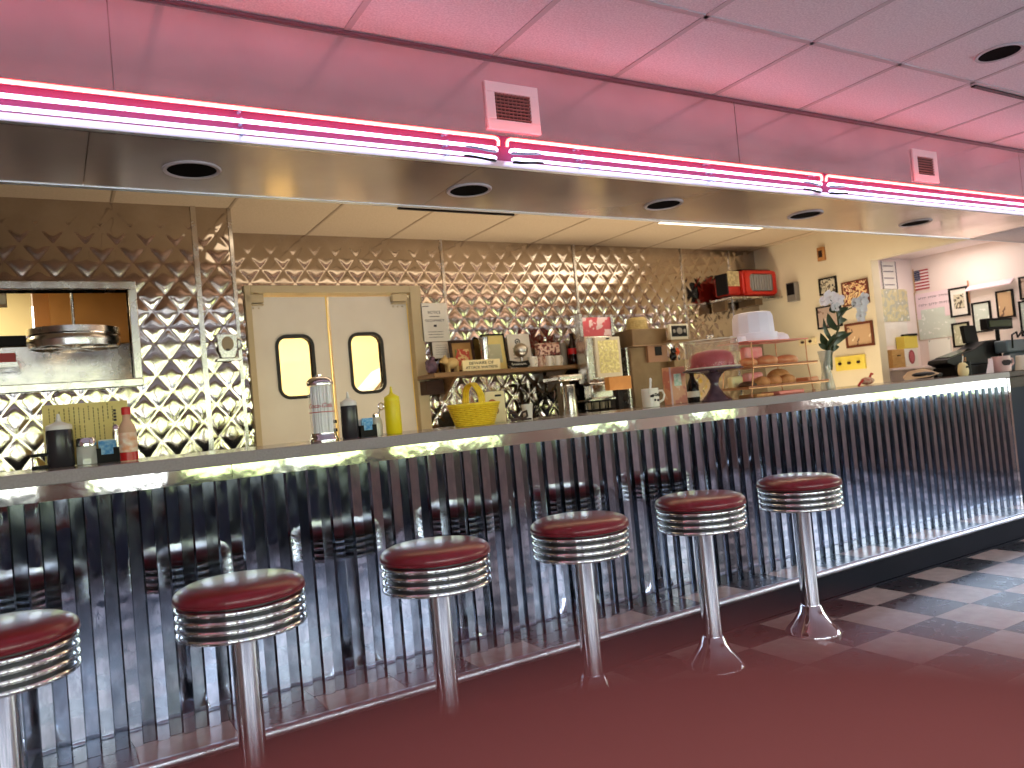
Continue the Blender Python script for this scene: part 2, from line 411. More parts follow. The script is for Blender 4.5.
# nearer wall with the pass-through window
PX0, PX1, PZ0, PZ1 = -1.35, 0.405, 1.505, 1.99
b = MB()
quilt(b, -1.6, PX0, 0.9, KC, YL); quilt(b, PX0, PX1, 0.9, PZ0, YL); quilt(b, PX0, PX1, PZ1, KC, YL); quilt(b, PX1, 0.97, 0.9, KC, YL)
b.box(XL, PX0, YL + .001, YL + 0.1, 0, KC); b.box(PX0, PX1, YL + .001, YL + 0.1, 0, PZ0)
b.box(PX0, PX1, YL + .001, YL + 0.1, PZ1, KC); b.box(PX1, 0.97, YL + .001, YL + 0.1, 0, KC)
b.box(0.89, 0.97, YL + 0.1, YB + .08, 0, KC)
struct(b.build('wall_left_kitchen', 'quilt', angle=180))
b = MB()
b.box(0.755, 0.782, YL - 0.016, YL, 0.9, KC); b.box(0.955, 0.974, YL - 0.016, YL + 0.02, 0.9, KC)
struct(b.build('trim_5', 'steel'))
b = MB()
e = 0.042
b.box(PX0 - e, PX1 + e, YL - 0.03, YL + 0.11, PZ1, PZ1 + e); b.box(PX0 - e, PX1 + e, YL - 0.05, YL + 0.12, PZ0 - e, PZ0)
b.box(PX1, PX1 + e, YL - 0.03, YL + 0.11, PZ0, PZ1); b.box(PX0 - e, PX0, YL - 0.03, YL + 0.11, PZ0, PZ1)
struct(b.build('window_1', 'steel', bevel=0.004))

# cream wall at the right with the opening beyond, header over it, jamb wall and far white wall
b = MB()
b.box(XW, XW + 0.1, 3.98, YB + 0.08, 0, KC); b.box(XW, XW + 0.1, 3.221, 3.98, SOF - 0.004, KC)
struct(b.build('wall_right_kitchen', 'cream_wall'))
b = MB(); b.box(XW + 0.1, XW2 + 0.1, 4.2, 4.3, 0, KC)
struct(b.build('wall_jamb', 'pink_wall'))
b = MB(); b.box(XW2, XW2 + 0.1, 2.66, 4.2, 0, 2.2)
struct(b.build('wall_alcove', 'pink_wall'))
b = MB(); b.box(XW + 0.1, XW2, 3.221, 4.2, 2.19, 2.22); b.box(XW + .1, XW2 + .1, 2.66, 3.221, SOF - .003, SOF)
struct(b.build('ceiling_alcove', 'ceil'))

# kitchen beyond the doors and the hatch
b = MB(); b.box(0.6, XW, 8.1, 8.2, 0, KC); b.box(-0.05, 0.6, 8.1, 8.2, 0, KC, 1)
b.box(XL, -0.06, 6.5, 6.6, 0, KC, 0); b.box(-0.05, 0.05, 6.5, 8.1, 0, KC, 1)
struct(b.build('wall_kitchen', ['kitchen_wall', 'kitchen_brown']))
b = MB(); b.box(0.05, 0.89, 6.3, 6.4, 0, KC); b.box(0.79, 0.89, 5.29, 6.3, 0, KC)
struct(b.build('wall_kitchen_side', 'kitchen_brown'))
b = MB(); b.box(XW, XW + 0.1, YB + 0.08, 8.2, 0, KC)
struct(b.build('wall_kitchen_end', 'kitchen_wall'))

# dining room shell behind the camera, with a run of big windows
WX = [-3.0, -1.15, -1.0, 0.85, 1.0, 2.85, 3.05, 4.5, 5.4, 6.4, 7.3, 8.3]
SILL, HEAD = 0.75, 2.12
b = MB()
b.box(XL, 3.0, YW - 0.12, YW, 0, SILL, 2); b.box(3.0, XR, YW - 0.12, YW, 0, SILL, 0); b.box(XL, XR, YW - 0.12, YW, HEAD, CEIL, 0)
gaps = [XL] + WX + [XR]
for a, c in zip(gaps[::2], gaps[1::2]): b.box(a, c, YW - 0.12, YW, SILL, HEAD, 0)
struct(b.build('wall_front', ['dining_wall', 'navy', mat('slate blue wainscot', rgb(60, 68, 86), .5)]))
for n, (a, c) in enumerate(zip(WX[::2], WX[1::2])):
    b = MB()
    for (p, q) in ((a, a + 0.05), (c - 0.05, c), ((a + c) / 2 - 0.02, (a + c) / 2 + 0.02)): b.box(p, q, YW - 0.1, YW + 0.01, SILL, HEAD)
    b.box(a, c, YW - 0.1, YW + 0.03, SILL, SILL + 0.05); b.box(a, c, YW - 0.1, YW + 0.01, HEAD - 0.05, HEAD)
    struct(b.build('window_%d' % (n + 2), 'frame_dark'))
b = MB(); b.box(XL - 0.1, XL, YW - 0.12, 8.2, 0, CEIL)
struct(b.build('wall_left', 'dining_wall'))
b = MB()
b.box(XR, XR + 0.1, YW - 0.12, -1.2, 0, CEIL); b.box(XR, XR + 0.1, 1.9, 2.7, 0, CEIL)
b.box(XR, XR + 0.1, -1.2, 1.9, 0, 0.85, 0); b.box(XR, XR + 0.1, -1.2, 1.9, 2.0, CEIL)
struct(b.build('wall_right', ['dining_wall', 'navy']))
b = MB(); b.box(XW2 + 0.1, XR, 2.66, 2.76, 0, SOF)
struct(b.build('wall_right_end', 'navy'))
b = MB(); b.box(-14, 20, -16, YW - 0.12, -0.3, -0.15)
struct(b.build('ground', 'outside_ground'))

# ------------------------------------------------------------------ swing doors
b = MB()
b.box(DX0, DX0 + 0.04, YB - 0.03, YB + 0.09, 0, DZ); b.box(DX1 - 0.085, DX1, YB - 0.03, YB + 0.09, 0, DZ)
b.box(DX0 + 0.04, DX1 - 0.085, YB - 0.03, YB + 0.09, DZ - 0.05, DZ)
fr = struct(b.build('door_1', 'door_frame', bevel=0.004))
def rrect(x0, x1, z0, z1, r, n=6):
    p = []
    for cx, cz, a0 in ((x1 - r, z1 - r, 0), (x0 + r, z1 - r, PI / 2), (x0 + r, z0 + r, PI), (x1 - r, z0 + r, 1.5 * PI)):
        for k in range(n + 1):
            a = a0 + PI / 2 * k / n; p.append((cx + r * math.cos(a), cz + r * math.sin(a)))
    return p
def ringprism(b, outer, inner, y0, y1, m=0):
    n = len(outer)
    vs = [(x, y0, z) for x, z in outer] + [(x, y0, z) for x, z in inner] + [(x, y1, z) for x, z in outer] + [(x, y1, z) for x, z in inner]
    fs = []
    for i in range(n):
        j = (i + 1) % n
        fs += [(i, j, n + j, n + i), (2 * n + i, 3 * n + i, 3 * n + j, 2 * n + j), (i, 2 * n + i, 2 * n + j, j), (n + i, n + j, 3 * n + j, 3 * n + i)]
    b.add(vs, fs, m)
def swing_door(label, x0, x1, wx0, wx1, hx):
    t = thing('swing_door', label, 'door', (0, YB + 0.02, 0))
    z0, z1 = 0.02, 2.045
    wz0, wz1, r = 1.375, 1.768, 0.06
    inner = rrect(wx0, wx1, wz0, wz1, r)
    # leaf with rounded hole: outer loop points matched to the hole loop
    outer = []
    for (x, z) in inner:
        cx, cz = (wx0 + wx1) / 2, (wz0 + wz1) / 2
        ax, az = x - cx, z - cz
        k = min(((x1 - cx) if ax > 0 else (cx - x0)) / max(abs(ax), 1e-6), ((z1 - cz) if az > 0 else (cz - z0)) / max(abs(az), 1e-6))
        outer.append((cx + ax * k, cz + az * k))
    b = MB(); ringprism(b, outer, inner, 0, 0.04)
    for (qx, qz) in ((x0, z0), (x1, z0), (x0, z1), (x1, z1)):           # square corners
        near = sorted(outer, key=lambda p: (p[0] - qx) ** 2 + (p[1] - qz) ** 2)[:2]
        b.prism([near[0], near[1], (qx, qz)], 0, 0.04)
    b.box(x0 + .003, x1 - .003, 0.003, 0.037, z0, wz0 - 0.16); b.box(x0 + .003, x1 - .003, 0.003, 0.037, wz1 + 0.12, z1)
    b.box(x0 + .003, wx0 - 0.06, 0.003, 0.037, z0, z1); b.box(wx1 + 0.06, x1 - .003, 0.003, 0.037, z0, z1)
    b.build('leaf', 'door', t)
    b = MB(); o2 = rrect(wx0 - 0.022, wx1 + 0.022, wz0 - 0.022, wz1 + 0.022, r + 0.02)
    ringprism(b, o2, inner, -0.008, 0.048); g = b.build('window_gasket', 'gasket', t)
    b = MB(); b.prism(rrect(wx0, wx1, wz0, wz1, r), 0.018, 0.022); b.build('pane', 'pane', g)
    b = MB(); b.box(hx, hx + 0.115, -0.05, -0.002, 2.0, 2.055); b.box(hx, hx + 0.115, -0.05, -0.002, 1.985, 1.993)
    for k in range(3): b.sphere((hx + .02 + .035 * k, -0.003, 1.97), 0.006, seg=8)
    b.build('top_hinge', 'door_frame', t, bevel=0.003)
    b = MB(); b.box(x1 - 0.002, x1 + 0.006, 0.0, 0.04, z0, z1); b.build('edge_strip', 'pipe_yellow', t)
    return t
swing_door('beige swing door on the left with bright yellow round-cornered window', DX0 + 0.044, 1.683, 1.338, 1.557, DX0 + 0.006)
swing_door('beige swing door on the right with amber window beside paper notice', 1.705, DX1 - 0.10, 1.840, 2.058, DX1 - 0.225)
# thing seen through the right door window
t = thing('flour_bin', 'white sloping lidded bin seen low in the right door window', 'bin', (2.42, 6.3, 0))
b = MB(); b.box(-.2, .35, -.15, .35, 0, 1.30); b.build('body', 'white', t, bevel=.01)
b = MB(); b.prism([(-.21, 1.301), (.36, 1.301), (.36, 1.70), (.1, 1.60)], -.16, .36); b.build('lid', 'paper', t, bevel=.004)

# ------------------------------------------------------------------ the counter
ctr = thing('lunch_counter', 'long diner counter with grey top and corrugated chrome front', 'counter', (0, YF, 0))
CX0, CX1 = -3.55, 5.80
def rel(y): return y - YF
b = MB(); b.box(CX0, CX1, 0.0, 0.64, 1.056, CT)
for p in range(len(b.m)): pass
b.m[2] = 1
b.build('worktop', ['laminate', 'band'], ctr, bevel=0.003)
b = MB()
for a, c in zip([CX0, -1.2, 0.55, 2.1, 3.8], [-1.2, 0.55, 2.1, 3.8, CX1]): b.box(a + .001, c - .001, 0.028, 0.036, 1.004, 1.056)
b.build('mirror_strip', 'strip', ctr)
# corrugated sheet
b = MB(); per = 0.0825; dep = 0.022; pts = []
x = CX0
while x < CX1 - per:
    pts += [(x, 0), (x + 0.037, 0.0016), (x + 0.0415, dep), (x + 0.078, dep - .0022)]
    x += per
pts += [(x, 0), (CX1 + 0.025, 0)]
z0, z1 = 0.158, 1.006
vs = [(px, 0.034 + py, z0) for px, py in pts] + [(px, 0.034 + py, z1) for px, py in pts]
n = len(pts)
for i in range(n - 1):
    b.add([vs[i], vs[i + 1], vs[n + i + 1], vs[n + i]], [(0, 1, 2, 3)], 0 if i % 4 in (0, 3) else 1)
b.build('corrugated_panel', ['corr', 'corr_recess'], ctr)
b = MB(); b.box(CX0, CX1 + .02, 0.06, 0.6, 0.155, 1.055); b.build('cabinet_body', 'navy', ctr)
b = MB(); b.box(CX1 + .02, CX1 + .045, .03, .07, .155, 1.05); b.build('end_post', 'chrome', ctr)
# tiled foot step
b = MB()
for i in range(-13, 22):
    x = X0 + i * T
    b.box(x + .001, x + T - .001, rel(2.757), rel(2.955), 0.13, 0.157, 0 if i % 2 == 0 else 1)
b.build('step_tiles', ['tile_light', 'tile_dark'], ctr)
b = MB(); b.box(CX0, X0 + 22 * T, rel(2.752), rel(3.4), 0, 0.1295); b.build('step_kick', 'kick', ctr)
b = MB(); b.tube([(CX0, rel(2.752), 0.148), (X0 + 22 * T, rel(2.752), 0.148)], 0.0165, 14)
b.box(CX0, X0 + 22 * T, rel(2.752), rel(2.772), 0.150, 0.1605); b.build('step_nosing', 'trimbar', ctr)
b = MB(); b.box(CX0, X0 + 22 * T, rel(2.738), rel(2.752), 0, 0.012); b.build('kick_base', 'kick', ctr)

# cashier station continuing beyond the counter's chrome front
t = thing('cashier_stand', 'dark cashier stand with brown top beyond the chrome counter end', 'counter', (5.85, 2.98, 0))
b = MB(); b.box(0.01, 1.03, 0.02, 0.6, 0.165, 1.055); b.build('body', 'navy', t)
b = MB(); b.box(-0.03, 1.04, -0.03, 0.62, 1.06, 1.1); b.build('worktop', 'brownwood', t, bevel=0.004)
b = MB(); b.box(.02, 1.03, 0, 0.018, .98, 1.055); b.build('rail', 'brownwood', t)

# ------------------------------------------------------------------ stools
def stool(label, loc):
    t = thing('counter_stool', label, 'stool', loc, group='red topped chrome counter stools')
    b = MB(); b.lathe([(0.125, 0), (0.127, 0.006), (0.124, 0.016), (0.110, 0.032), (0.091, 0.052), (0.073, 0.076), (0.058, 0.102), (0.048, 0.126), (0.043, 0.133)], seg=48)
    b.build('base', 'chrome', t)
    b = MB(); b.lathe([(0.0395, 0.12), (0.0395, 0.585), (0.03, 0.595)], seg=32); b.build('post', 'pole', t)
    b = MB(); b.lathe([(0.03, 0.592), (0.09, 0.584), (0.165, 0.583), (0.170, 0.586), (0.170, 0.681), (0.02, 0.681)], seg=64, m=1)
    for k in range(4):
        zc = 0.5925 + k * 0.0255
        prof = [(0.169, zc - .0085)]
        for j in range(11):
            a = -PI / 2 + PI * j / 10
            prof.append((0.1785 + 0.0095 * math.cos(a), zc + 0.0078 * math.sin(a)))
        prof.append((0.169, zc + .0085))
        b.lathe(prof, seg=64, cap=False)
    b.build('trim_ring', ['chrome', 'groove'], t)
    b = MB(); b.lathe([(0.02, 0.675), (0.177, 0.681), (0.186, 0.687), (0.189, 0.697), (0.186, 0.708), (0.175, 0.718), (0.153, 0.7275), (0.106, 0.7335), (0.05, 0.7355), (0.0, 0.736)], seg=64)
    c = b.build('cushion', 'red_vinyl', t)
    b = MB(); b.tube([(0.187 * math.cos(2 * PI * k / 48), 0.187 * math.sin(2 * PI * k / 48), 0.688) for k in range(48)], 0.0035, 6, closed=True)
    b.build('piping', 'red_vinyl', c)
    return t
labels = ['burgundy stool farthest along the counter, its flared base on bare checker floor',
          'burgundy stool second from the checkered floor, right of the middle ones',
          'burgundy stool with orange sheen, in front of the yellow basket and mixer shelf',
          'burgundy stool below the yellow mustard bottle, third from the left',
          'burgundy stool below the red hot sauce bottle, second from the left',
          'burgundy stool cut off by the left edge of the photo']
s0 = stool(labels[0], (2.972, 2.462, 0))
for k, x in enumerate((2.348, 1.717, 1.108, 0.462, -0.148)): dup(s0, (x - .004, 2.462, 0), labels[k + 1])

# ------------------------------------------------------------------ tall red chair close to the camera
ang = math.atan2(-0.513, 0.858)
t = thing('bar_chair', 'red vinyl arched chair back, blurred close across the foreground', 'chair', (0.0, 0.0, 0), ang)
# local x = along the back, local y = away from the camera
CR, CXL, CZT = 0.165, 0.012, 1.1505
def archtop(xl):
    d = min(abs(xl - CXL), CR * .995)
    return CZT - (CR - math.sqrt(CR * CR - d * d))
b = MB(); n = 64; r = 0.022; yc = 0.067; rows = []
for i in range(n + 1):
    xl = CXL - CR * math.cos(PI * i / n) * .995
    zt = archtop(xl) - r; rk = r * (.55 + .45 * math.sin(PI * i / n) ** .5)
    row = [(xl, yc - rk, 0.80)]
    for k in range(4): row.append((xl, yc - rk, 0.80 + (zt - 0.80) * (k + 1) / 5))
    for k in range(13):
        a = PI - PI * k / 12
        row.append((xl, yc + rk * math.cos(a), zt + rk * math.sin(a)))
    for k in range(4): row.append((xl, yc + rk, zt - (zt - 0.80) * (k + 1) / 5))
    row.append((xl, yc + rk, 0.80))
    rows.append(row)
w = len(rows[0]); vs = [p for row in rows for p in row]
fs = [(i * w + k, (i + 1) * w + k, (i + 1) * w + k + 1, i * w + k + 1) for i in range(n) for k in range(w - 1)]
fs += [tuple(range(w - 1, -1, -1)), tuple(n * w + k for k in range(w))]
b.add(vs, fs, 0, True); b.build('backrest', 'booth_vinyl', t, angle=60)
b = MB(); b.box(CXL - .18, CXL + .18, yc + .03, yc + .40, .68, .74); b.build('seat', 'booth_vinyl', t, bevel=.025)
for sx in (-1, 1):
    b = MB(); b.tube([(CXL + sx * .13, yc, .84), (CXL + sx * .135, yc + .015, .68), (CXL + sx * .16, yc - .01, .0)], .012, 10); b.build('leg', 'chrome', t)
    b = MB(); b.tube([(CXL + sx * .14, yc + .36, .68), (CXL + sx * .16, yc + .40, .0)], .012, 10); b.build('leg', 'chrome', t)
b = MB(); b.tube([(CXL - .15, yc + .385, .25), (CXL + .15, yc + .385, .25)], .009, 8); b.build('footrest', 'chrome', t)

# ------------------------------------------------------------------ soffit fittings
def downlight(label, x, y, z):
    t = thing('recessed_downlight', label, 'ceiling light', (x, y, z), group='recessed cans in the ceilings')
    b = MB(); b.lathe([(0.084, -0.001), (0.084, -0.006), (0.096, -0.007), (0.1, -0.002), (0.1, -0.0005)], seg=40, cap=False); b.build('rim', 'grid', t)
    b = MB(); b.lathe([(0.0, -0.0025), (0.084, -0.003)], seg=40, cap=False); b.build('dark_baffle', 'vent_dark', t)
    return t
dlab = ['recessed can in soffit underside, nearest to the hatch', 'recessed can in soffit underside, above the notice paper',
        'recessed can in soffit underside, above the coffee machine', 'recessed can in soffit underside, above the white cake cover',
        'recessed can in soffit underside, above the small flag']
for x, l in zip((0.495, 1.621, 2.735, 3.82, 4.90), dlab): downlight(l, x, 2.925, SOF)
downlight('dark recessed can in the pink tiled ceiling at upper right', 3.81, 1.80, CEIL)
b = MB(); b.box(4.1, 4.62, 2.06, 2.085, CEIL - 0.008, CEIL - 0.001)
tag(b.build('ceiling_slot', 'black'), 'thin dark slot between pink ceiling tiles, upper right', 'ceiling slot')

def vent(label, x, z, w, h, grid):
    t = thing('air_vent', label, 'vent', (x, 2.619, z))
    b = MB(); e = 0.042
    b.box(-w / 2, w / 2, -0.012, 0, h / 2 - e, h / 2); b.box(-w / 2, w / 2, -0.012, 0, -h / 2, -h / 2 + e)
    b.box(-w / 2, -w / 2 + e, -0.012, 0, -h / 2 + e, h / 2 - e); b.box(w / 2 - e, w / 2, -0.012, 0, -h / 2 + e, h / 2 - e)
    b.build('frame', mat('pink tinted white metal', rgb(236, 206, 204), 0.45), t, bevel=0.002)
    b = MB(); b.box(-w / 2 + e, w / 2 - e, -0.002, -0.0005, -h / 2 + e, h / 2 - e); b.build('backing', mat('vent dark', rgb(40, 16, 18), 0.8), t)
    n = 8 if grid else 7
    for k in range(n):
        zz = -h / 2 + e + (h - 2 * e) * (k + 0.5) / n
        b = MB(); b.add([(-w / 2 + e, -0.011, zz + .003), (w / 2 - e, -0.011, zz + .003), (w / 2 - e, -0.003, zz - .003), (-w / 2 + e, -0.003, zz - .003)], [(0, 1, 2, 3)])
        b.box(-w / 2 + e, w / 2 - e, -0.011, -0.009, zz - .001, zz + .0035)
        if grid:
            for q in range(9):
                xx = -w / 2 + e + (w - 2 * e) * (q + .5) / 9
                b.box(xx - .0015, xx + .0015, -.007, -.003, zz - .009, zz + .009)
        b.build('slat', 'slat', t)
    return t
vent('square pink white grille above the neon gap', 1.683, 2.372, 0.25, 0.195, True)
vent('small louvred grille on the soffit above the flag', 4.54, 2.368, 0.245, 0.19, False)

# neon: three sections of three tubes
def neon_tube(label, kind, x0, x1, z, m, bend0, bend1):
    t = thing('neon_tube', label, 'neon light', (0, 2.57, z), group='neon tubes along the soffit')
    pts = []
    if bend0: pts += [(x0, 0.004, bend0), (x0, 0.001, bend0 * 0.45), (x0 + 0.004, 0, bend0 * 0.18), (x0 + 0.016, 0, 0)]
    else: pts.append((x0, 0, 0))
    n = 8
    for k in range(1, n): pts.append((x0 + (x1 - x0) * k / n, 0, 0))
    if bend1: pts += [(x1 - 0.016, 0, 0), (x1 - 0.004, 0, bend1 * 0.18), (x1, 0.001, bend1 * 0.45), (x1, 0.004, bend1)]
    else: pts.append((x1, 0, 0))
    b = MB(); b.tube(pts, 0.0066, 10); b.build('lit_tube', m, t)
    xs = [x0 + 0.35 + k * 0.75 for k in range(int((x1 - x0 - .4) / 0.75) + 1)]
    for x in xs:
        b = MB(); b.box(x - .004, x + .004, 0.007, 0.049, -.004, .004)
        b.tube([(x + .0, -.006 + .0, -.010), (x, .009, -.012), (x, .009, .012), (x, -.006, .010)], .002, 6)
        b.build('glass_clip', 'neon_glass', t)
    for x, d in ((x0, 1 if bend0 else 0), (x1, -1 if bend1 else 0)):
        if d and kind != 'red':
            b = MB(); b.tube([(x, 0.004, -0.012), (x + d * 0.03, -0.012, -0.018), (x + d * 0.11, -0.016, -0.012), (x + d * .14, -.002, -.006)], 0.006, 8, r2=.004); b.build('electrode_end', 'black' if kind == 'blue' else 'neon_glass', t)
    return t
for sec, x0, x1, e0, e1 in (('left', -3.5, 1.575, 0, 1), ('middle', 1.615, 3.52, 1, 1), ('right', 3.555, 7.6, 1, 0)):
    where = {'left': 'left of the square vent', 'middle': 'between the two tube gaps', 'right': 'running to the right above the flag'}[sec]
    neon_tube('top orange red neon tube ' + where, 'red', x0, x1, 2.225, 'neon_red', -.03 * e0, -.03 * e1)
    neon_tube('middle pink white neon tube ' + where, 'pink', x0 + .012 * e0, x1 - .012 * e1, 2.183, 'neon_pink', -.012 * e0, -.012 * e1)
    neon_tube('bottom blue white neon tube ' + where, 'blue', x0 + .02 * e0, x1 - .02 * e1, 2.147, 'neon_blue', -.006 * e0, -.006 * e1)

# fluorescent box in the kitchen ceiling
t = thing('ceiling_light_box', 'lit white fluorescent box in the tan ceiling above the counter', 'ceiling light', (4.6, 4.1, KC))
b = MB(); b.box(-.56, .56, -.31, .31, -.008, -.001); b.build('frame', 'grid', t, bevel=.002)
b = MB(); b.box(-.55, .55, -.30, .306, -.012, -.0085); b.build('diffuser', 'fluor', t)
t = thing('ceiling_strip', 'thin dark strip in the tan ceiling above the paper notice', 'ceiling strip', (2.35, 4.1, KC))
b = MB(); b.box(-.42, .42, .30, .32, -.012, -.001); b.build('frame', 'black', t)

# ------------------------------------------------------------------ kitchen hatch things
t = thing('order_wheel', 'round steel order wheel hanging in the hatch opening', 'order wheel', (0.145, 4.80, 1.70))
b = MB(); R = 0.22
prof = [(R - .01, 0.0), (R, 0.0), (R + .004, .03), (R + .004, .05), (R - .001, .056), (R - .001, .062), (R + .004, .068), (R + .003, .10), (R - .006, .102), (R - .01, .095), (R - .012, .0)]
b.lathe(prof, seg=48, cap=False); b.build('ring', 'steel', t)
b = MB()
for k in range(3):
    a = PI * k / 3; b.box(-R, R, -.008, .008, .002, .008, T=Matrix.Rotation(a, 4, 'Z'))
b.lathe([(.03, -.002), (.03, .012), (.008, .02)], seg=16); b.build('spokes', 'steel', t)
b = MB(); b.tube([(0, 0, .015), (0, 0, .325)], .008, 10); b.lathe([(.02, .31), (.02, .33)], seg=12); b.build('rod', 'steel', t)
b = MB()
b.box(PX0, PX1, YL, YL + 0.1, 2.02, 2.03)
t = thing('stainless_hood', 'brushed steel kitchen unit seen low through the hatch', 'kitchen unit', (-0.8, 5.45, 0))
b = MB(); b.box(-2.0, 1.55, 0, 0.7, 0.9, 1.80); b.build('body', 'steel', t, bevel=.01)
b = MB(); b.box(-2.0, 1.1, -0.0, .9, 1.801, 1.86); b.build('dark_gap', 'black', t)
tag(MB().box(-.14, 0, 0, .12, 0, .054).build('red_carton', 'redplastic', loc=(-0.14, 5.1, 1.667), bevel=.003), 'small red carton at the left edge inside the hatch', 'carton')
t = thing('hatch_shelf', 'small steel shelf low inside the hatch under red carton', 'shelf', (-.5, 5.05, 0))
b = MB(); b.box(-.4, .37, 0, .38, 1.64, 1.665); b.build('plate', 'steel', t)
b = MB(); b.box(-.39, -.36, .1, .38, .9, 1.64); b.build('bracket', 'steel', t)
tag(MB().box(-.16, 0, 0, .12, 0, .09).build('wall_box', 'door_frame', loc=(-0.155, 4.80, 1.945), bevel=.004), 'beige box hanging at top left inside the hatch', 'box')

# cup plaque on the quilted wall
t = thing('cup_plaque', 'silver coffee cup shaped plaque on the quilted wall by door', 'wall plaque', (0.895, YL - 0.02, 1.575))
b = MB(); pts = [(-.035, .018), (.035, .018), (.05, .06), (.058, .155), (-.058, .155), (-.05, .06)]
b.prism(pts, -.012, 0); b.prism([(-.07, 0), (.07, 0), (.06, .018), (-.06, .018)], -.016, 0); b.build('cup', 'steel', t, bevel=.003)
b = MB(); b.tube([(.05, -.006, .13), (.078, -.006, .12), (.08, -.006, .08), (.046, -.006, .055)], .006, 8); b.build('handle', 'steel', t)
b = MB(); b.prism([(.033 * math.cos(2 * PI * k / 24), .1 + .042 * math.sin(2 * PI * k / 24)) for k in range(24)], -.014, -.012)
b.build('picture', picmat('brown portrait', [rgb(60, 44, 34), rgb(150, 130, 100), rgb(90, 70, 50)], 22), t)
b = MB(); b.box(-.1, -.062, -.02, 0, 0.0, .0)

# ------------------------------------------------------------------ things on the counter
def squeeze(name, label, x, y, z, r, h, body, cap):
    t = thing(name, label, 'bottle', (x, y, z))
    b = MB(); hb = h * 0.70
    b.lathe([(r * .92, 0), (r, .006), (r, hb - .008), (r * .95, hb)], seg=32); b.build('body', body, t)
    b = MB(); b.lathe([(r * .97, hb), (r * .97, hb + .014), (r * .9, hb + .018), (r * .35, hb + h * .14), (r * .22, hb + h * .16), (r * .1, h)], seg=24)
    b.build('nozzle_cap', cap, t)
    return t
squeeze('squeeze_bottle', 'dark squeeze bottle with white cone cap in front of yellow menu', 0.028, 3.35, CT, .045, .198, 'soy', 'white')
squeeze('squeeze_bottle', 'dark squeeze bottle with clear cone cap beside the straw dispenser', 1.094, 3.2, CT, .036, .198, 'soy', 'white')
squeeze('mustard_bottle', 'bright yellow mustard squeeze bottle on the counter', 1.292, 3.2, CT, .035, .208, 'yellow', 'yellow_cap')

t = thing('condiment_rack', 'small black two tier rack at the left end of condiments', 'rack', (-0.037, 3.38, CT))
for z_ in (0, .045):
    b = MB(); b.box(-.03, .03, -.03, .03, z_, z_ + .012); b.build('tier', 'black', t, bevel=.002)
b = MB()
for sx in (-.026, .026):
    for sy in (-.026, .026): b.tube([(sx, sy, .01), (sx, sy, .066)], .003, 6)
b.build('posts', 'chrome', t)
t = thing('condiment_rack', 'small black two tier rack right of the straw dispenser', 'rack', (1.035, 3.27, CT))
for z_ in (0, .034, .07):
    b = MB(); b.box(-.02, .02, -.02, .02, z_, z_ + .014); b.build('tier', 'black', t, bevel=.002)
b = MB(); b.tube([(0, 0, .012), (0, 0, .1)], .006, 8); b.build('post', 'chrome', t)

t = thing('salt_shaker', 'square glass salt shaker with chrome cap beside dark squeeze bottle', 'shaker', (0.113, 3.34, CT), .3)
b = MB(); b.lathe([(.036, 0), (.036, .065), (.032, .07)], seg=8, smooth=False); b.build('glass_body', mat('milky glass', rgb(190, 192, 186), .1, coat=.6), t, bevel=.002)
b = MB(); b.lathe([(.034, .07), (.034, .092), (.03, .1), (.015, .104), (0, .105)], seg=24); b.build('cap', 'chrome', t)
t = thing('pepper_shaker', 'slim steel shaker between blue packets and hot sauce', 'shaker', (0.217, 3.38, CT))
b = MB(); b.lathe([(.013, 0), (.014, .1), (.012, .12)], seg=20); b.build('body', 'steel', t)
b = MB(); b.lathe([(.0125, .12), (.0125, .135), (.006, .143), (0, .144)], seg=20); b.build('cap', 'chrome', t)

def packet_caddy(label, x, y, w, d, h):
    t = thing('sweetener_caddy', label, 'caddy', (x, y, CT))
    b = MB(); th = .003
    b.box(-w / 2, w / 2, -d / 2, d / 2, 0, th); b.box(-w / 2, w / 2, -d / 2, -d / 2 + th, th, h * .62); b.box(-w / 2, w / 2, d / 2 - th, d / 2, th, h * .62)
    b.box(-w / 2, -w / 2 + th, -d / 2 + th, d / 2 - th, th, h * .62); b.box(w / 2 - th, w / 2, -d / 2 + th, d / 2 - th, th, h * .62)
    b.build('tray', 'black', t)
    for k in range(7):
        yy = -d / 2 + .008 + (d - .016) * k / 6
        b = MB(); dx = random.uniform(-.004, .004)
        b.box(-w * .34 + dx, w * .34 + dx, yy - .002, yy + .002, th, h * random.uniform(.85, 1.0)); b.build('packet', 'blue' if k < 5 else 'white', t)
    b = MB(); b.box(-w * .3, w * .2, -d / 2 - .004, -d / 2, h * .35, h * .8); b.build('packet', 'blue', t)
packet_caddy('black caddy of blue packets in front of the yellow menu', 0.184, 3.35, .082, .055, .09)
packet_caddy('black caddy of blue packets between dark bottle and glass shaker', 1.166, 3.2, .072, .055, .08)

t = thing('hot_sauce_bottle', 'slim hot sauce bottle with red cap beside yellow menu', 'bottle', (0.240, 3.15, CT))
b = MB(); b.lathe([(.029, 0), (.03, .004), (.03, .115), (.024, .132), (.0135, .15), (.0125, .17)], seg=28); b.build('glass_body', 'hot', t)
b = MB(); b.lathe([(.0303, .004), (.0303, .034)], seg=28, cap=False); b.build('sauce', 'hot_red', t)
b = MB(); b.lathe([(.0306, .036), (.0306, .105)], seg=28, cap=False); b.build('paper_label', 'label', t)
b = MB(); b.lathe([(.0155, .17), (.0155, .196), (.013, .198), (0, .198)], seg=20); b.build('cap', 'redlabel', t)

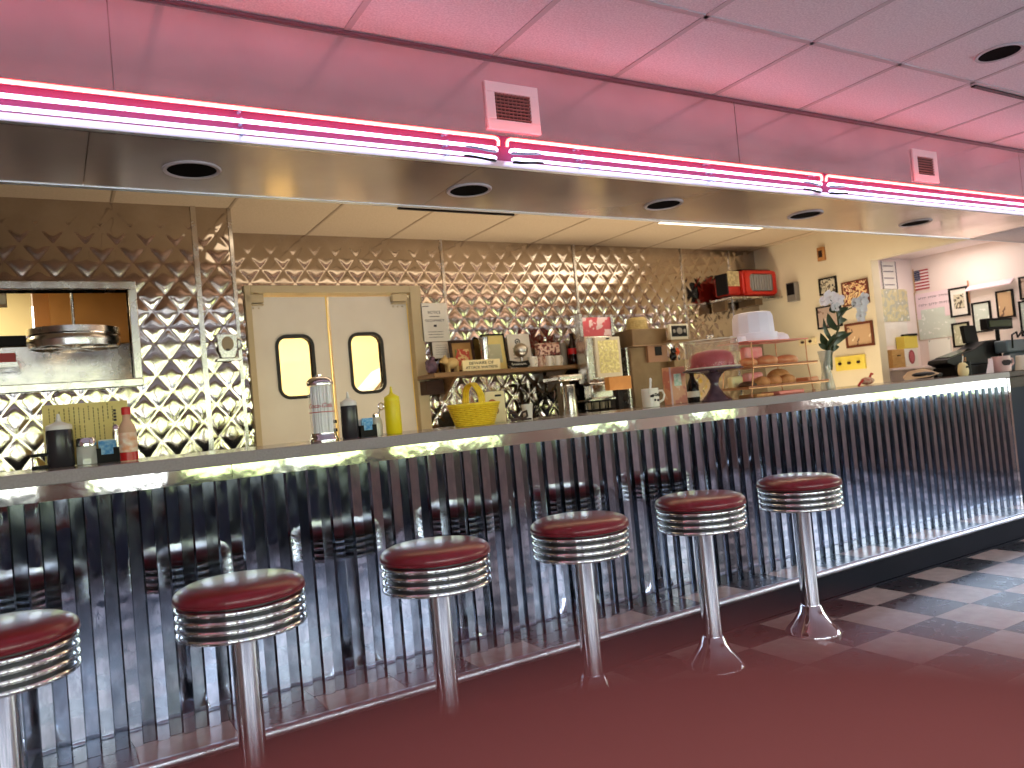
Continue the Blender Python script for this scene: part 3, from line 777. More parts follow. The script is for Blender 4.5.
t = thing('menu_card', 'yellow printed menu propped up behind the condiments', 'menu', (0.125, 3.42, CT), 0.0)
Tm = Matrix.Rotation(-0.10, 4, 'X')
b = MB(); b.box(-.148, .145, 0, .003, 0.002, .238, T=Tm); b.build('card', 'menu', t)
b = MB()
for q in range(14):
    x = -.125 + .0165 * q
    segs = [(.05, .085), (.09, .15), (.16, .215)] if q % 4 else [(.17, .225)]
    for a, c in segs:
        z = a
        while z < c:
            l = random.uniform(.004, .012); b.box(x - .0017, x + .0017, -.0012, -.0002, z, z + l, T=Tm); z += l + .004
b.build('print', 'menuink', t)
b = MB()
for k, l in enumerate((.011, .01, .012, .009, .004, .012, .011, .013, .01)):
    if l > .005: b.box(.092, .102, -.0012, -.0002, .205 - k * .0125 - .009, .205 - k * .0125, T=Tm)
b.build('heading', 'ink', t)

t = thing('straw_dispenser', 'tall glass straw dispenser with chrome lid and red script', 'straw dispenser', (0.947, 3.1, CT))
b = MB(); b.lathe([(.057, 0), (.058, .008), (.054, .016), (.05, .03), (.05, .036)], seg=36); b.build('base', 'chrome', t)
b = MB(); b.lathe([(.05, .034), (.05, .232)], seg=36, cap=False); b.build('glass_tube', 'tube_glass', t)
b = MB()
for k in range(38):
    r_ = .04 * math.sqrt((k + .5) / 38); a = k * 2.39996
    b.tube([(r_ * math.cos(a), r_ * math.sin(a), .036), (r_ * 1.05 * math.cos(a + .05), r_ * 1.05 * math.sin(a + .05), .225)], .0035, 6)
b.build('straws', 'straw', t)
b = MB(); b.lathe([(.053, .228), (.054, .238), (.05, .248), (.04, .258), (.02, .264), (.012, .266), (.012, .272), (.005, .276), (0, .276)], seg=36); b.build('lid', 'chrome', t)
b = MB(); b.text('Coca-Cola', .026, Matrix.Identity(4), shear=.35)
b.v = [(.0515 * math.sin(x / .0515 - .45), -.0515 * math.cos(x / .0515 - .45) - z, .145 + y + .0) for x, y, z in b.v]
b.build('lettering', 'redink', t)
b = MB(); b.lathe([(.0506, .118), (.0506, .121)], seg=36, cap=False); b.build('red_line', 'redink', t)

t = thing('sugar_shaker', 'small glass shaker with metal flap beside mustard bottle', 'shaker', (1.222, 3.22, CT))
b = MB(); b.lathe([(.023, 0), (.024, .05), (.021, .07), (.015, .08)], seg=24); b.build('glass_body', mat('pale glass', rgb(200, 190, 176), .1, coat=.5), t)
b = MB(); b.lathe([(.017, .08), (.017, .092), (.01, .097), (0, .098)], seg=20); b.build('cap', 'chrome', t)
b = MB(); b.tube([(.014 + .012 * math.cos(a) + .012, 0, .125 + .015 * math.sin(a)) for a in [2 * PI * k / 18 for k in range(18)]], .003, 6, closed=True); b.tube([(.01, 0, .093), (.02, 0, .112)], .003, 6); b.build('handle_ring', 'chrome', t)

# basket
t = thing('wicker_basket', 'yellow wicker basket with hoop handle on the counter', 'basket', (1.705, 3.22, CT))
b = MB(); seg = 56; NR = 11; vs = []; fs = []
for i in range(NR + 1):
    f = i / NR; rx = .092 + .033 * f; ry = .062 + .022 * f; z = .002 + .094 * f
    for k in range(seg):
        a = 2 * PI * k / seg
        wv = .0035 * (1 if (k // 2 + i) % 2 else -1)
        vs.append(((rx + wv) * math.cos(a), (ry + wv) * math.sin(a), z + .006 * math.sin(a * 2) * f * 0))
for i in range(NR):
    for k in range(seg):
        k2 = (k + 1) % seg; fs.append((i * seg + k, i * seg + k2, (i + 1) * seg + k2, (i + 1) * seg + k))
fs.append(tuple(range(seg - 1, -1, -1)))
b.add(vs, fs, 0, False)
for i in range(NR + 1):
    f = i / NR; rx = .092 + .033 * f; ry = .062 + .022 * f; z = .004 + .092 * f
    b.tube([((rx + .002 + .003 * (1 if (k + i) % 2 else -1)) * math.cos(2 * PI * k / 28), (ry + .002 + .003 * (1 if (k + i) % 2 else -1)) * math.sin(2 * PI * k / 28), z) for k in range(28)], .0036, 5, m=1, closed=True)
b.build('body', ['wicker_dark', 'wicker'], t)
b = MB(); b.tube([(.127 * math.cos(2 * PI * k / 36), .086 * math.sin(2 * PI * k / 36), .098) for k in range(36)], .007, 8, closed=True); b.build('rim', 'wicker', t)
b = MB()
for dx in (-.011, 0, .011): b.tube([(dx + .003 * math.sin(k), .083 * math.cos(PI * k / 16), .098 + .098 * math.sin(PI * k / 16)) for k in range(17)], .006, 6)
b.build('handle', 'wicker', t)

t = thing('gift_bag', 'cream box with orange print and brown tag behind dark bow', 'bag', (1.885, 3.36, CT))
b = MB(); b.box(-.055, .055, -.03, .03, 0, .155); b.build('body', 'ivory', t, bevel=.003)
b = MB(); b.prism([(-.018 + .024 * math.cos(a), .095 + .022 * math.sin(a)) for a in [2 * PI * k / 20 for k in range(20)]], -.032, -.0302)
b.prism([(-.004 + .02 * math.cos(a), .06 + .02 * math.sin(a)) for a in [2 * PI * k / 20 for k in range(20)]], -.0335, -.0321, m=1); b.build('print', [mat('rust print', rgb(190, 104, 60), .6), 'card'], t)
b = MB(); b.box(.0, .035, -.032, -.0302, .128, .138); b.build('tag_print', 'ink', t)
t = thing('ribbon_bow', 'dark looped ribbon in front of the cream printed box', 'ribbon', (1.885, 3.12, CT))
b = MB()
for s_ in (-1, 1):
    b.tube([(0, 0, .012), (s_ * .02, -.005, .04), (s_ * .045, 0, .045), (s_ * .05, .005, .022), (s_ * .028, .004, .01), (0, 0, .012)], .006, 6)
    b.tube([(0, 0, .012), (s_ * .025, -.02, .008), (s_ * .055, -.02, .007)], .005, 6)
b.sphere((0, 0, .014), .011, seg=10); b.build('loops', mat('dark ribbon', rgb(64, 48, 42), .5), t)
t = thing('paper_cup', 'small white paper cup right of the yellow basket', 'cup', (1.985, 3.2, CT))
b = MB(); b.lathe([(.021, 0), (.028, .072), (.0295, .074), (.0295, .077), (.027, .077), (.02, .004), (0, .004)], seg=28); b.build('body', 'whitechina', t)

t = thing('mug', 'white mug with black print and a spoon, before coffee machine', 'mug', (2.765, 3.2, CT))
b = MB(); b.lathe([(.042, 0), (.046, .004), (.046, .1), (.044, .102), (.042, .1), (.042, .006), (0, .006)], seg=36); b.build('body', 'whitechina', t)
b = MB(); b.tube([(.044, 0, .085), (.07, 0, .085), (.08, 0, .062), (.072, 0, .035), (.044, 0, .022)], .006, 8, T=Matrix.Rotation(-.35, 4, 'Z')); b.build('handle', 'whitechina', t)
b = MB()
for (x, z, r_) in ((-.02, .062, .009), (.0, .066, .011), (.018, .064, .009), (-.008, .038, .006), (.012, .036, .007), (-.03, .06, .005)):
    for k in range(5):
        a = k * 1.256; b.box(x - .003 + r_ * .6 * math.cos(a), x + .003 + r_ * .6 * math.cos(a), -.0475, -.046 + .0045 * (abs(x) / .03) ** 2, z - .003 + r_ * .6 * math.sin(a), z + .003 + r_ * .6 * math.sin(a))
b.build('print', 'ink', t)
b = MB(); b.tube([(.0, .01, .02), (.022, .012, .142)], .006, 8); b.sphere((.023, .012, .147), .009, .005, .012, seg=10); b.build('spoon', 'white', t)

t = thing('carton', 'orange and green printed carton beside the cake stand', 'carton', (3.13, 3.40, CT))
b = MB(); b.box(-.062, .062, -.03, .03, 0, .215); b.build('body', 'boxprint', t, bevel=.002)
b = MB(); b.box(-.062, -.048, -.0308, -.0302, 0, .215); b.build('edge_panel', 'pinkstripe', t)
b = MB(); b.box(-.03, .025, -.0325, -.0302, .105, .175); b.build('green_label', mat('mint print', rgb(150, 206, 176), .5, var=rgb(240, 240, 230), vscale=50), t)
t = thing('black_bottle', 'black bottle with pale label behind the cake stand stem', 'bottle', (3.29, 3.42, CT))
b = MB(); b.lathe([(.034, 0), (.036, .006), (.036, .1), (.022, .13), (.014, .15), (.014, .172), (.0, .173)], seg=28); b.build('glass_body', 'blackgloss', t)
b = MB(); b.lathe([(.0365, .03), (.0365, .065)], seg=28, cap=False); b.build('paper_label', 'paper', t)

t = thing('cake_stand', 'smoked glass pedestal cake stand with clear dome cover', 'cake stand', (3.185, 3.14, CT))
b = MB(); b.lathe([(.086, 0), (.088, .006), (.075, .018), (.048, .04), (.027, .075), (.022, .095), (.028, .12), (.048, .148), (.07, .16), (.15, .166), (.165, .17), (.168, .178), (.16, .18), (0, .18)], seg=44); b.build('pedestal', 'purple_glass', t)
b = MB(); b.lathe([(.15, .181), (.15, .325), (.142, .338), (.12, .343), (.02, .345)], seg=44, cap=False); b.build('dome', 'thin_glass', t)
b = MB(); b.tube([(.15 * math.cos(2 * PI * k / 44), .15 * math.sin(2 * PI * k / 44), .186) for k in range(44)], .004, 6, closed=True); b.tube([(.143 * math.cos(2 * PI * k / 44), .143 * math.sin(2 * PI * k / 44), .338) for k in range(44)], .003, 6, closed=True); b.build('dome_rim', mat('bright glass rim', rgb(226, 214, 200), .1, coat=1.0), t)
b = MB(); b.lathe([(.012, .345), (.012, .352), (.022, .36), (.018, .37), (0, .372)], seg=20); b.build('knob', 'glass', t)
t = thing('red_cake', 'red iced round cake under the clear dome', 'cake', (3.185, 3.14, CT + .1815))
b = MB(); b.lathe([(.112, 0), (.116, .01), (.116, .055), (.105, .08), (.075, .095), (.03, .102), (0, .103)], seg=36); b.build('body', 'redcake', t)
b = MB()
for k in range(16):
    a = 2 * PI * k / 16; b.sphere((.112 * math.cos(a), .112 * math.sin(a), .0125), .012, seg=8)
b.build('icing_border', 'redcake', t)

# pastry rack
t = thing('pastry_rack', 'tiered wire pastry rack with three trays on the counter', 'pastry rack', (3.74, 3.22, CT))
def tray(x0, x1, z, name='tray', m='copper'):
    b = MB(); b.box(x0, x1, -.12, .12, z, z + .006)
    if m == 'copper': b.tube([(x0, -.12, z + .012), (x1, -.12, z + .012), (x1, .12, z + .012), (x0, .12, z + .012)], .005, 6, closed=True)
    b.build(name, m, t)
tray(-.33, .37, .048); tray(-.28, .28, .168); tray(-.30, .22, .318, m='pinktray')
for sx in (-.27, .20):
    for sy in (-.113, .113):
        b = MB(); b.tube([(sx * 1.15, sy, .002), (sx * 1.1, sy, .05), (sx, sy, .17), (sx, sy, .317)], .0035, 8)
        b.lathe([(.01, .0005), (.012, .004), (.008, .012)], c=(sx * 1.15, sy, 0), seg=10); b.build('wire_post', 'copper', t)
px0, py0 = 3.74, 3.22
def bun(label, x, y, z, rx, ry, rz, m='bread', g='pastries on the wire rack'):
    b = MB(); b.sphere((0, 0, rz * .82), rx, ry, rz, seg=20)
    b.v = [(x_, y_, max(z_, .0)) for x_, y_, z_ in b.v]
    return tag(b.build('bun', m, loc=(x, y, z)), label, 'pastry', g)
def slab(name, label, x, y, z, w, d, h, m, g='pastries on the wire rack', cat='pastry', tilt=0.0):
    b = MB(); b.box(-w / 2, w / 2, -d / 2, d / 2, 0, h, T=Matrix.Rotation(tilt, 4, 'Z'))
    return tag(b.build(name, m, loc=(x, y, z), bevel=min(h, w, d) * .25), label, cat, g)
z1_, z2_ = CT + .0545, CT + .1745
bun('golden bun at the left end of the upper tray', 3.53, 3.20, z2_, .055, .06, .032, 'bread2')
bun('glazed loaf bun in the middle of the upper tray', 3.68, 3.19, z2_, .075, .062, .036, 'bread2')
bun('glazed bun at the right end of the upper tray', 3.865, 3.20, z2_, .085, .06, .034, 'bread2')
slab('sponge_cake', 'pale yellow sponge block at the back of upper tray, left', 3.53, 3.30, z2_, .09, .03, .105, 'creamcake', cat='cake')
slab('pink_box', 'tall coral pink paper box behind upper tray buns', 3.68, 3.30, z2_, .15, .05, .125, 'pinkwrap', cat='paper box')
b = MB(); b.tube([(-.02 + .0 * k, 0, .0) for k in range(2)] + [(.0, 0, .04), (.03, 0, .045), (.035, 0, .005)], .006, 6)
tag(b.build('bag_tie', 'copper', loc=(3.78, 3.27, z2_ + .007)), 'bent copper coloured tongs handle on the upper tray', 'tongs')
bun('dark chocolate bun at the left of the lower tray', 3.50, 3.19, z1_, .055, .05, .022, 'chocolate')
bun('round golden bun left of the pink wrapper, lower tray', 3.605, 3.175, z1_, .046, .05, .034, 'bread')
bun('golden bun below the pink wrapper, lower tray', 3.705, 3.175, z1_, .05, .05, .036, 'bread')
bun('big domed brown bun rising highest on the lower tray', 3.86, 3.265, z1_, .09, .055, .056, 'bread')
bun('golden bun in front of the big domed one, lower tray', 3.815, 3.165, z1_, .056, .045, .034, 'bread')
slab('pastry_bar', 'flat red brown bar at the right end of the lower tray', 4.04, 3.20, z1_, .10, .1, .034, 'bread2')
slab('sponge_cake', 'pale sponge block at the back of lower tray, left', 3.51, 3.29, z1_, .09, .05, .075, 'creamcake', cat='cake')
slab('pink_box', 'bright pink paper wrapper at the back of the lower tray', 3.65, 3.28, z1_, .14, .06, .09, 'pinkwrap', cat='paper box', tilt=.1)
slab('white_card', 'pale lilac card behind the lower tray buns', 3.745, 3.327, z1_, .08, .008, .085, 'frost', cat='card')
slab('pastry_sheet', 'flat tan wafer sheet under the rack, left', 3.54, 3.17, CT, .14, .14, .016, 'bread')
slab('pastry_sheet', 'flat coral wafer sheet under the rack, right', 3.77, 3.17, CT, .22, .14, .02, 'pinktray')
t = thing('cake_cover', 'frosted white plastic cake carrier atop the pastry rack', 'cake carrier', (3.66, 3.25, CT + .3245))
b = MB(); b.lathe([(.135, 0), (.14, .02), (.138, .05), (.12, .052)], seg=40); b.build('tray', 'frost', t)
b = MB(); b.lathe([(.122, .052), (.124, .06), (.12, .15), (.11, .172), (.09, .178), (0, .18)], seg=12); b.build('cover', 'frost', t, angle=25)
t = thing('plastic_bowl_lid', 'lilac white plastic lid right of the cake carrier', 'lid', (3.885, 3.27, CT + .3245))
b = MB(); b.lathe([(.072, 0), (.075, .01), (.066, .036), (.04, .052), (0, .056)], seg=32); b.build('body', 'frost', t)
t = thing('plastic_tray_lid', 'flat clear plastic lid left of the cake carrier', 'lid', (3.48, 3.2, CT + .3245))
b = MB(); b.lathe([(.038, 0), (.04, .008), (.036, .03), (.0, .034)], seg=28); b.build('body', 'frost', t)

# orchid in vase
t = thing('orchid_plant', 'tall orchid with pale petals in a slim glass vase', 'plant', (4.36, 3.3, CT))
b = MB(); b.lathe([(.045, 0), (.048, .01), (.04, .05), (.03, .11), (.03, .16), (.038, .22), (.044, .25)], seg=28, cap=False); b.lathe([(0, .002), (.044, .003)], seg=28, cap=False)
b.build('vase', 'vase_glass', t)
b = MB()
for k in range(5): b.tube([(.01 * math.cos(k * 1.26), .01 * math.sin(k * 1.26), .005), (.012 * math.sin(k), .01, .15), (.06 + .01 * k, .005 * k, .28)], .007, 6)
b.tube([(.04, 0, .25), (.12, 0, .33), (.175, 0, .40), (.17, 0, .5), (.13, 0, .57), (.09, 0, .60)], .008, 8, r2=.004)
b.tube([(.17, 0, .45), (.23, 0, .5), (.33, 0, .53), (.42, 0, .575)], .006, 8, r2=.003)
b.build('stems', 'leaf', t)
def leafshape(b, base, tip, w, m=0, curl=.02):
    base = Vector(base); tip = Vector(tip); d = tip - base; L = d.length; d.normalize()
    s_ = d.cross(Vector((0, 1, .2))).normalized(); up = s_.cross(d)
    vs = []; n = 8
    for k in range(n + 1):
        f = k / n; wd = w * math.sin(PI * min(1, f * .92 + .08)) ** .8
        c = base + d * (L * f) + up * (curl * math.sin(PI * f))
        vs += [tuple(c - s_ * wd), tuple(c + up * .004), tuple(c + s_ * wd)]
    fs = []
    for k in range(n):
        a = k * 3; fs += [(a, a + 1, a + 4, a + 3), (a + 1, a + 2, a + 5, a + 4)]
    b.add(vs, fs, m, True)
LV = [((.08, 0, .26), (.02, .03, .37), .022), ((.1, 0, .3), (.0, -.02, .46), .014), ((.12, 0, .33), (.3, .03, .37), .014), ((.1, 0, .28), (.26, -.04, .36), .016), ((.1, 0, .26), (.2, .03, .27), .02), ((.16, 0, .38), (.1, .02, .5), .022),
      ((.17, 0, .44), (.3, .02, .45), .018), ((.16, 0, .5), (.11, -.02, .56), .024), ((.17, 0, .46), (.27, -.02, .53), .022), ((.08, 0, .25), (-.05, 0, .3), .012), ((.06, 0, .2), (.1, -.02, .36), .026), ((.05, 0, .12), (.08, 0, .3), .03), ((.08, 0, .24), (.16, 0, .34), .026)]
for k, (p0, p1, w_) in enumerate(LV):
    b = MB(); leafshape(b, p0, p1, w_ * 1.4); b.build('leaf', 'leaf', t)
for (cx, cz, sz, m_) in ((.10, .60, .075, 'orchid'), (.19, .585, .06, 'orchid'), (.03, .575, .05, 'orchid'), (.14, .54, .05, 'petal_grey'), (.42, .55, .085, 'petal_grey'), (.40, .47, .06, 'petal_grey'), (.46, .60, .05, 'petal_grey'), (.36, .56, .055, 'petal_grey')):
    b = MB()
    for k in range(5):
        a = 2 * PI * k / 5 + .3
        leafshape(b, (cx, -.01, cz), (cx + sz * math.cos(a), -.02 + .01 * (k % 2), cz + sz * .7 * math.sin(a)), sz * .42, curl=.008)
    b.sphere((cx, -.015, cz), .009, seg=8); b.build('flower', m_, t)

t = thing('toy_crab', 'small red and white figurine near the vase', 'figurine', (4.63, 3.2, CT))
b = MB(); b.sphere((0, 0, .028), .05, .04, .026, seg=16); b.v = [(x, y, max(z, 0)) for x, y, z in b.v]; b.build('body', mat('red white glaze', rgb(190, 66, 46), .4, var=rgb(226, 200, 170), vscale=40), t)
b = MB(); b.tube([(-.04, 0, .035), (-.085, -.01, .02), (-.11, -.01, .004)], .008, 8); b.tube([(.03, 0, .05), (.05, 0, .075), (.065, 0, .07)], .007, 8); b.build('claws', 'redplastic', t)

# right end of counter
t = thing('folded_visor', 'tan and black folded visor lying on the counter', 'visor', (5.22, 3.2, CT + .004))
b = MB(); b.add([(-.2, -.02, .002), (-.02, -.08, .012), (.14, -.06, .03), (.15, .06, .075), (.0, .08, .06), (-.12, .05, .03), (-.19, 0, .012), (.0, 0, .07)], [(0, 1, 7, 6), (1, 2, 3, 7), (3, 4, 7), (4, 5, 6, 7)], 0, True); b.build('brim', 'tanhat', t)
b = MB(); b.sphere((.02, -.01, .025), .14, .055, .026, seg=16); b.v = [(x, y, max(z, .001)) for x, y, z in b.v]; b.tube([(.15, -.03, .01), (.19, -.04, .02), (.2, 0, .02)], .012, 8); b.build('band', 'black', t)

t = thing('cash_register', 'black cash register with raised keyboard and pole display', 'cash register', (6.12, 3.24, CT))
b = MB(); b.box(-.42, .2, -.02, .15, 0, .07); b.prism([(-.4, .07), (-.5, .10), (-.49, .125), (-.1, .19), (.05, .245), (.2, .25), (.2, .07)], -.01, .14); b.build('body', 'black', t, bevel=.006)
b = MB(); b.prism([(-.42, .139), (-.12, .188), (-.12, .194), (-.42, .145)], .01, .12); b.build('keyboard', 'blackgloss', t)
b = MB(); b.box(-.01, .17, .08, .11, .252, .39, T=Matrix.Rotation(-.1, 4, 'X')); b.build('screen', 'black', t, bevel=.005)
t = thing('pole_display', 'black pole with small green display above the card terminal', 'display', (6.56, 3.34, CT))
b = MB(); b.tube([(0, .0, .01), (0, .0, .34)], .016, 10); b.box(-.07, .07, -.07, .07, 0, .02); b.build('pole', 'black', t)
b = MB(); b.box(-.19, .19, -.03, .03, .335, .425); d = b.build('display_head', 'black', t, bevel=.006)
b = MB(); b.box(-.165, .165, -.034, -.0305, .355, .405); b.build('display_window', 'lcd', d)
t = thing('card_terminal', 'blue grey card terminal with looped cords beside register', 'terminal', (6.42, 3.12, CT))
b = MB(); b.box(-.17, .2, 0, .1, .14, .235); b.box(-.08, .16, .03, .09, 0, .14); b.build('body', 'bluegrey', t, bevel=.012)
b = MB(); b.tube([(-.12, -.012, .17), (-.13, -.02, .27), (-.06, -.02, .29), (-.03, -.01, .25), (.03, -.02, .3), (.09, -.01, .27), (.12, -.01, .24)], .007, 8); b.build('cord', 'black', t)
t = thing('bell_figure', 'small cream owl shaped figurine beside a dark stand', 'figurine', (5.585, 3.1, CT))
b = MB(); b.lathe([(.026, 0), (.034, .01), (.036, .04), (.03, .075), (.02, .09), (.0, .096)], seg=24); b.build('body', 'ivory', t)
b = MB(); b.sphere((-.01, -.034, .06), .008, seg=10); b.sphere((.013, -.033, .06), .008, seg=10); b.build('eyes', 'black', t)
b = MB(); b.tube([(.025, .02, .06), (.045, .02, .12), (.05, .02, .14)], .004, 6); b.build('straw', 'white', t)
t = thing('pen_holder', 'dark pen cup between cream figurine and printed mug', 'pen cup', (5.68, 3.13, CT))
b = MB(); b.lathe([(.03, 0), (.03, .1), (.027, .1), (.027, .005), (0, .005)], seg=24); b.build('body', 'black', t)
b = MB(); b.tube([(0, 0, .01), (-.03, .0, .15)], .004, 6); b.tube([(.01, 0, .01), (.02, .01, .13)], .004, 6); b.build('pens', 'copper', t)
t = thing('mug', 'pink grey mug with dark bowl print by the register', 'mug', (5.98, 3.04, CT))
b = MB(); b.lathe([(.056, 0), (.06, .004), (.06, .115), (.056, .115), (.056, .006), (0, .006)], seg=36); b.build('body', 'pinkstripe', t)
b = MB(); b.tube([(.05, -.02, .095), (.098, -.03, .09), (.105, -.03, .055), (.05, -.02, .025)], .007, 8); b.build('handle', 'pinkstripe', t)
b = MB(); Tq = Matrix.Rotation(-.55, 4, 'Z'); b.prism([(-.03, .06), (-.02, .045), (.02, .045), (.03, .06), (.035, .072), (.02, .085), (-.02, .085), (-.035, .072)], -.0625, -.06, T=Tq); b.build('print', 'ink', t)
t = thing('folded_card', 'pale folded card standing left of the pink grey mug', 'card', (5.85, 3.06, CT))
b = MB(); b.add([(-.05, 0, 0), (.02, -.02, 0), (.02, -.02, .105), (-.01, -.01, .105), (.05, .03, 0), (.05, .03, .105)], [(0, 1, 2, 3), (1, 4, 5, 2)]); b.build('card', 'pinkpaper', t)
t = thing('paper_cup', 'white tapered paper cup between mug and yellow flowers', 'cup', (6.25, 3.02, CT))
b = MB(); b.lathe([(.06, 0), (.046, .11), (.043, .11), (.055, .004), (0, .004)], seg=28); b.build('body', 'whitechina', t)
b = MB(); b.box(-.02, .02, -.0535, -.052, .05, .065); b.build('print', mat('grey print', rgb(150, 146, 146), .6), t)
t = thing('flower_pot', 'small yellow flowers and leaflets at the counter end', 'flowers', (6.5, 3.02, CT))
b = MB(); b.lathe([(.025, 0), (.035, .06), (.031, .06), (.022, .004), (0, .004)], seg=20); b.build('pot', 'card', t)
for k in range(5):
    b = MB(); b.tube([(0, 0, .05), (.03 * math.cos(k * 1.3), .03 * math.sin(k * 1.3), .12)], .003, 5); b.sphere((.03 * math.cos(k * 1.3), .03 * math.sin(k * 1.3), .13), .022, .022, .018, seg=10); b.build('flower', 'yellow_cap', t)
slab('leaflet_stack', 'pale leaflets standing at the far right counter end', 6.60, 3.1, CT, .12, .03, .13, 'sheet', g=None, cat='leaflets')

# ------------------------------------------------------------------ back counter and shelf
t = thing('back_counter', 'low steel back counter along the quilted wall', 'counter', (0, 4.5, 0))
b = MB(); b.box(2.42, 5.9, 0, 0.66, .90, .95); b.build('worktop', 'steel', t, bevel=.004)
b = MB(); b.box(2.44, 5.88, .03, .65, 0, .90); b.build('cabinet', 'steel', t)
BC = .95
t = thing('wall_shelf', 'long wooden shelf of knick-knacks on the quilted wall', 'shelf', (2.93, 5.02, 1.42))
b = MB(); b.box(-.63, .66, -.14, .155, 0, .032); b.build('board', 'shelfwood', t, bevel=.004)
for x in (-.45, .5):
    b = MB(); b.prism([(-.12, 0), (.155, 0), (.155, -.16), (.13, -.16)], x - .01, x + .01, axis='x'); b.build('bracket', 'shelfwood', t)
SH = 1.452
tag(MB().box(-.06, .08, 0, .12, 0, .10).build('small_picture_box', 'brownwood', loc=(2.375, 5.06, 1.31), bevel=.004), 'small dark wooden box under the left end of shelf', 'box')
t = thing('mauve_teapot', 'mauve ceramic lump at the left end of shelf', 'ornament', (2.33, 4.98, SH))
b = MB(); b.sphere((0, 0, .05), .045, .04, .05, seg=18); b.sphere((.01, 0, .105), .022, seg=12); b.tube([(-.03, -.01, .04), (-.05, -.02, .08), (-.03, -.02, .1)], .008, 8); b.build('body', 'purple', t)
t = thing('carved_pig', 'tan carved wooden pig left of the shelf sign', 'figurine', (2.475, 4.95, SH))
b = MB(); b.sphere((0, 0, .065), .058, .035, .04, seg=18); b.sphere((-.055, -.005, .085), .03, .026, .03, seg=14); b.lathe([(.012, 0), (.011, .018)], T=TX((-.078, -.005, .08), 0, -PI / 2, 0), seg=12)
for sx in (-.035, .035):
    for sy in (-.018, .018): b.tube([(sx, sy, .05), (sx, sy, 0)], .011, 8)
b.build('body', 'pigwood', t)
b = MB(); b.prism([(-.06, .105), (-.045, .108), (-.05, .128)], -.02, -.01); b.prism([(-.06, .105), (-.045, .108), (-.05, .128)], .005, .015); b.build('ears', 'pigwood', t)
t = thing('shelf_sign', 'cream sign reading beware of attack waitress on the shelf edge', 'sign', (2.69, 4.90, SH))
b = MB(); b.box(-.155, .155, 0, .012, 0, .078); b.build('board', 'ivory', t, bevel=.002)
b = MB(); b.text('BEWARE OF', .03, FRONT(0, -.0008, .053), width=.2); b.text('ATTACK WAITRESS', .026, FRONT(0, -.0008, .023), width=.26); b.build('lettering', 'ink', t)
def frame_front(name, label, x, y, z, w, h, fm, pm_, e=.016, cat='picture', tilt=-.12, mount=None):
    t = thing(name, label, cat, (x, y, z)); Tt = Matrix.Rotation(tilt, 4, 'X')
    b = MB(); b.box(-w / 2, w / 2, 0, .014, 0, e, T=Tt); b.box(-w / 2, w / 2, 0, .014, h - e, h, T=Tt); b.box(-w / 2, -w / 2 + e, 0, .014, e, h - e, T=Tt); b.box(w / 2 - e, w / 2, 0, .014, e, h - e, T=Tt)
    b.build('frame', fm, t)
    b = MB(); b.box(-w / 2 + e, w / 2 - e, .006, .012, e, h - e, T=Tt); b.build('picture', pm_, t)
    if mount:
        b = MB(); b.box(-w * .28, w * .28, .003, .0055, h * .22, h * .72, T=Tt); b.build('inner_print', mount, t)
    return t
frame_front('picture_frame', 'brown framed picture with green and red print on shelf', 2.635, 5.06, SH, .2, .245, 'brownwood', 'card', .02, mount='photo6')
frame_front('picture_frame', 'black framed cream certificate on the shelf', 2.925, 5.08, SH, .2, .285, 'black', 'menu', .012, mount='photo5')
t = thing('white_notice_card', 'white card with small round emblem leaning on the shelf', 'card', (3.135, 5.07, SH)); Tt = Matrix.Rotation(-.1, 4, 'X')
b = MB(); b.box(-.1, .1, 0, .004, 0, .275, T=Tt); b.build('card', 'paper', t)
b = MB(); b.tube([(-.01 + .02 * math.cos(2 * PI * k / 16), -.001, .215 + .02 * math.sin(2 * PI * k / 16)) for k in range(16)], .004, 6, closed=True, T=Tt); b.box(-.018, -.002, -.002, 0, .208, .222, T=Tt)
for k in range(4): b.box(-.06, .06 - .012 * k, -.001, 0, .16 - k * .025, .165 - k * .025, T=Tt)
b.build('print', 'ink', t)
t = thing('steel_tumbler', 'tall ribbed steel tumbler between the two framed pictures', 'tumbler', (2.778, 5.0, SH))
b = MB(); b.lathe([(.026, 0), (.026, .02), (.028, .1), (.031, .2), (.035, .245), (.036, .25), (.033, .25), (.028, .2), (.024, .01), (0, .01)], seg=28)
b.build('body', 'steel', t)
t = thing('glitter_ball', 'round silver ornament in front of the white card', 'ornament', (3.06, 4.95, SH))
b = MB(); b.sphere((0, 0, .135), .055, seg=22); b.build('ball', 'silver', t)
b = MB(); b.lathe([(.035, 0), (.03, .012), (.012, .03), (.01, .085)], seg=18); b.build('stand', 'steel', t)
t = thing('black_name_sign', 'small black sign with white hand lettering on shelf edge', 'sign', (3.0, 4.895, SH))
b = MB(); b.prism([(-.09, .03), (-.08, .06), (0, .045), (.085, .055), (.1, .02), (.07, .0), (-.05, .005)], 0, .01); b.build('board', 'black', t)
b = MB(); b.tube([(-.062 + .125 * k / 26, -.002, .028 + (.012 if k in (1, 2) else .006) * math.sin(k * 1.9)) for k in range(27)], .002, 5); b.build('lettering', 'paper', t)
def smallmug(label, x, y, z, m):
    t = thing('mug', label, 'mug', (x, y, z), group='mugs on the wooden shelf')
    b = MB(); b.lathe([(.034, 0), (.038, .004), (.038, .08), (.035, .08), (.035, .006), (0, .006)], seg=26); b.build('body', m, t)
    t.rotation_euler.z = PI / 2
    b = MB(); b.tube([(-.034, 0, .068), (-.056, -.005, .06), (-.056, -.005, .03), (-.034, 0, .018)], .006, 8); b.build('handle', m, t)
    return t
smallmug('white mug beside the black lettered sign', 3.15, 4.94, SH, 'whitechina')
smallmug('red flowered mug on the shelf board, left of two pale ones', 3.235, 4.96, SH, 'redflower')
smallmug('pale mug under the red flowered bowl stack, left', 3.315, 4.96, SH, 'whitechina')
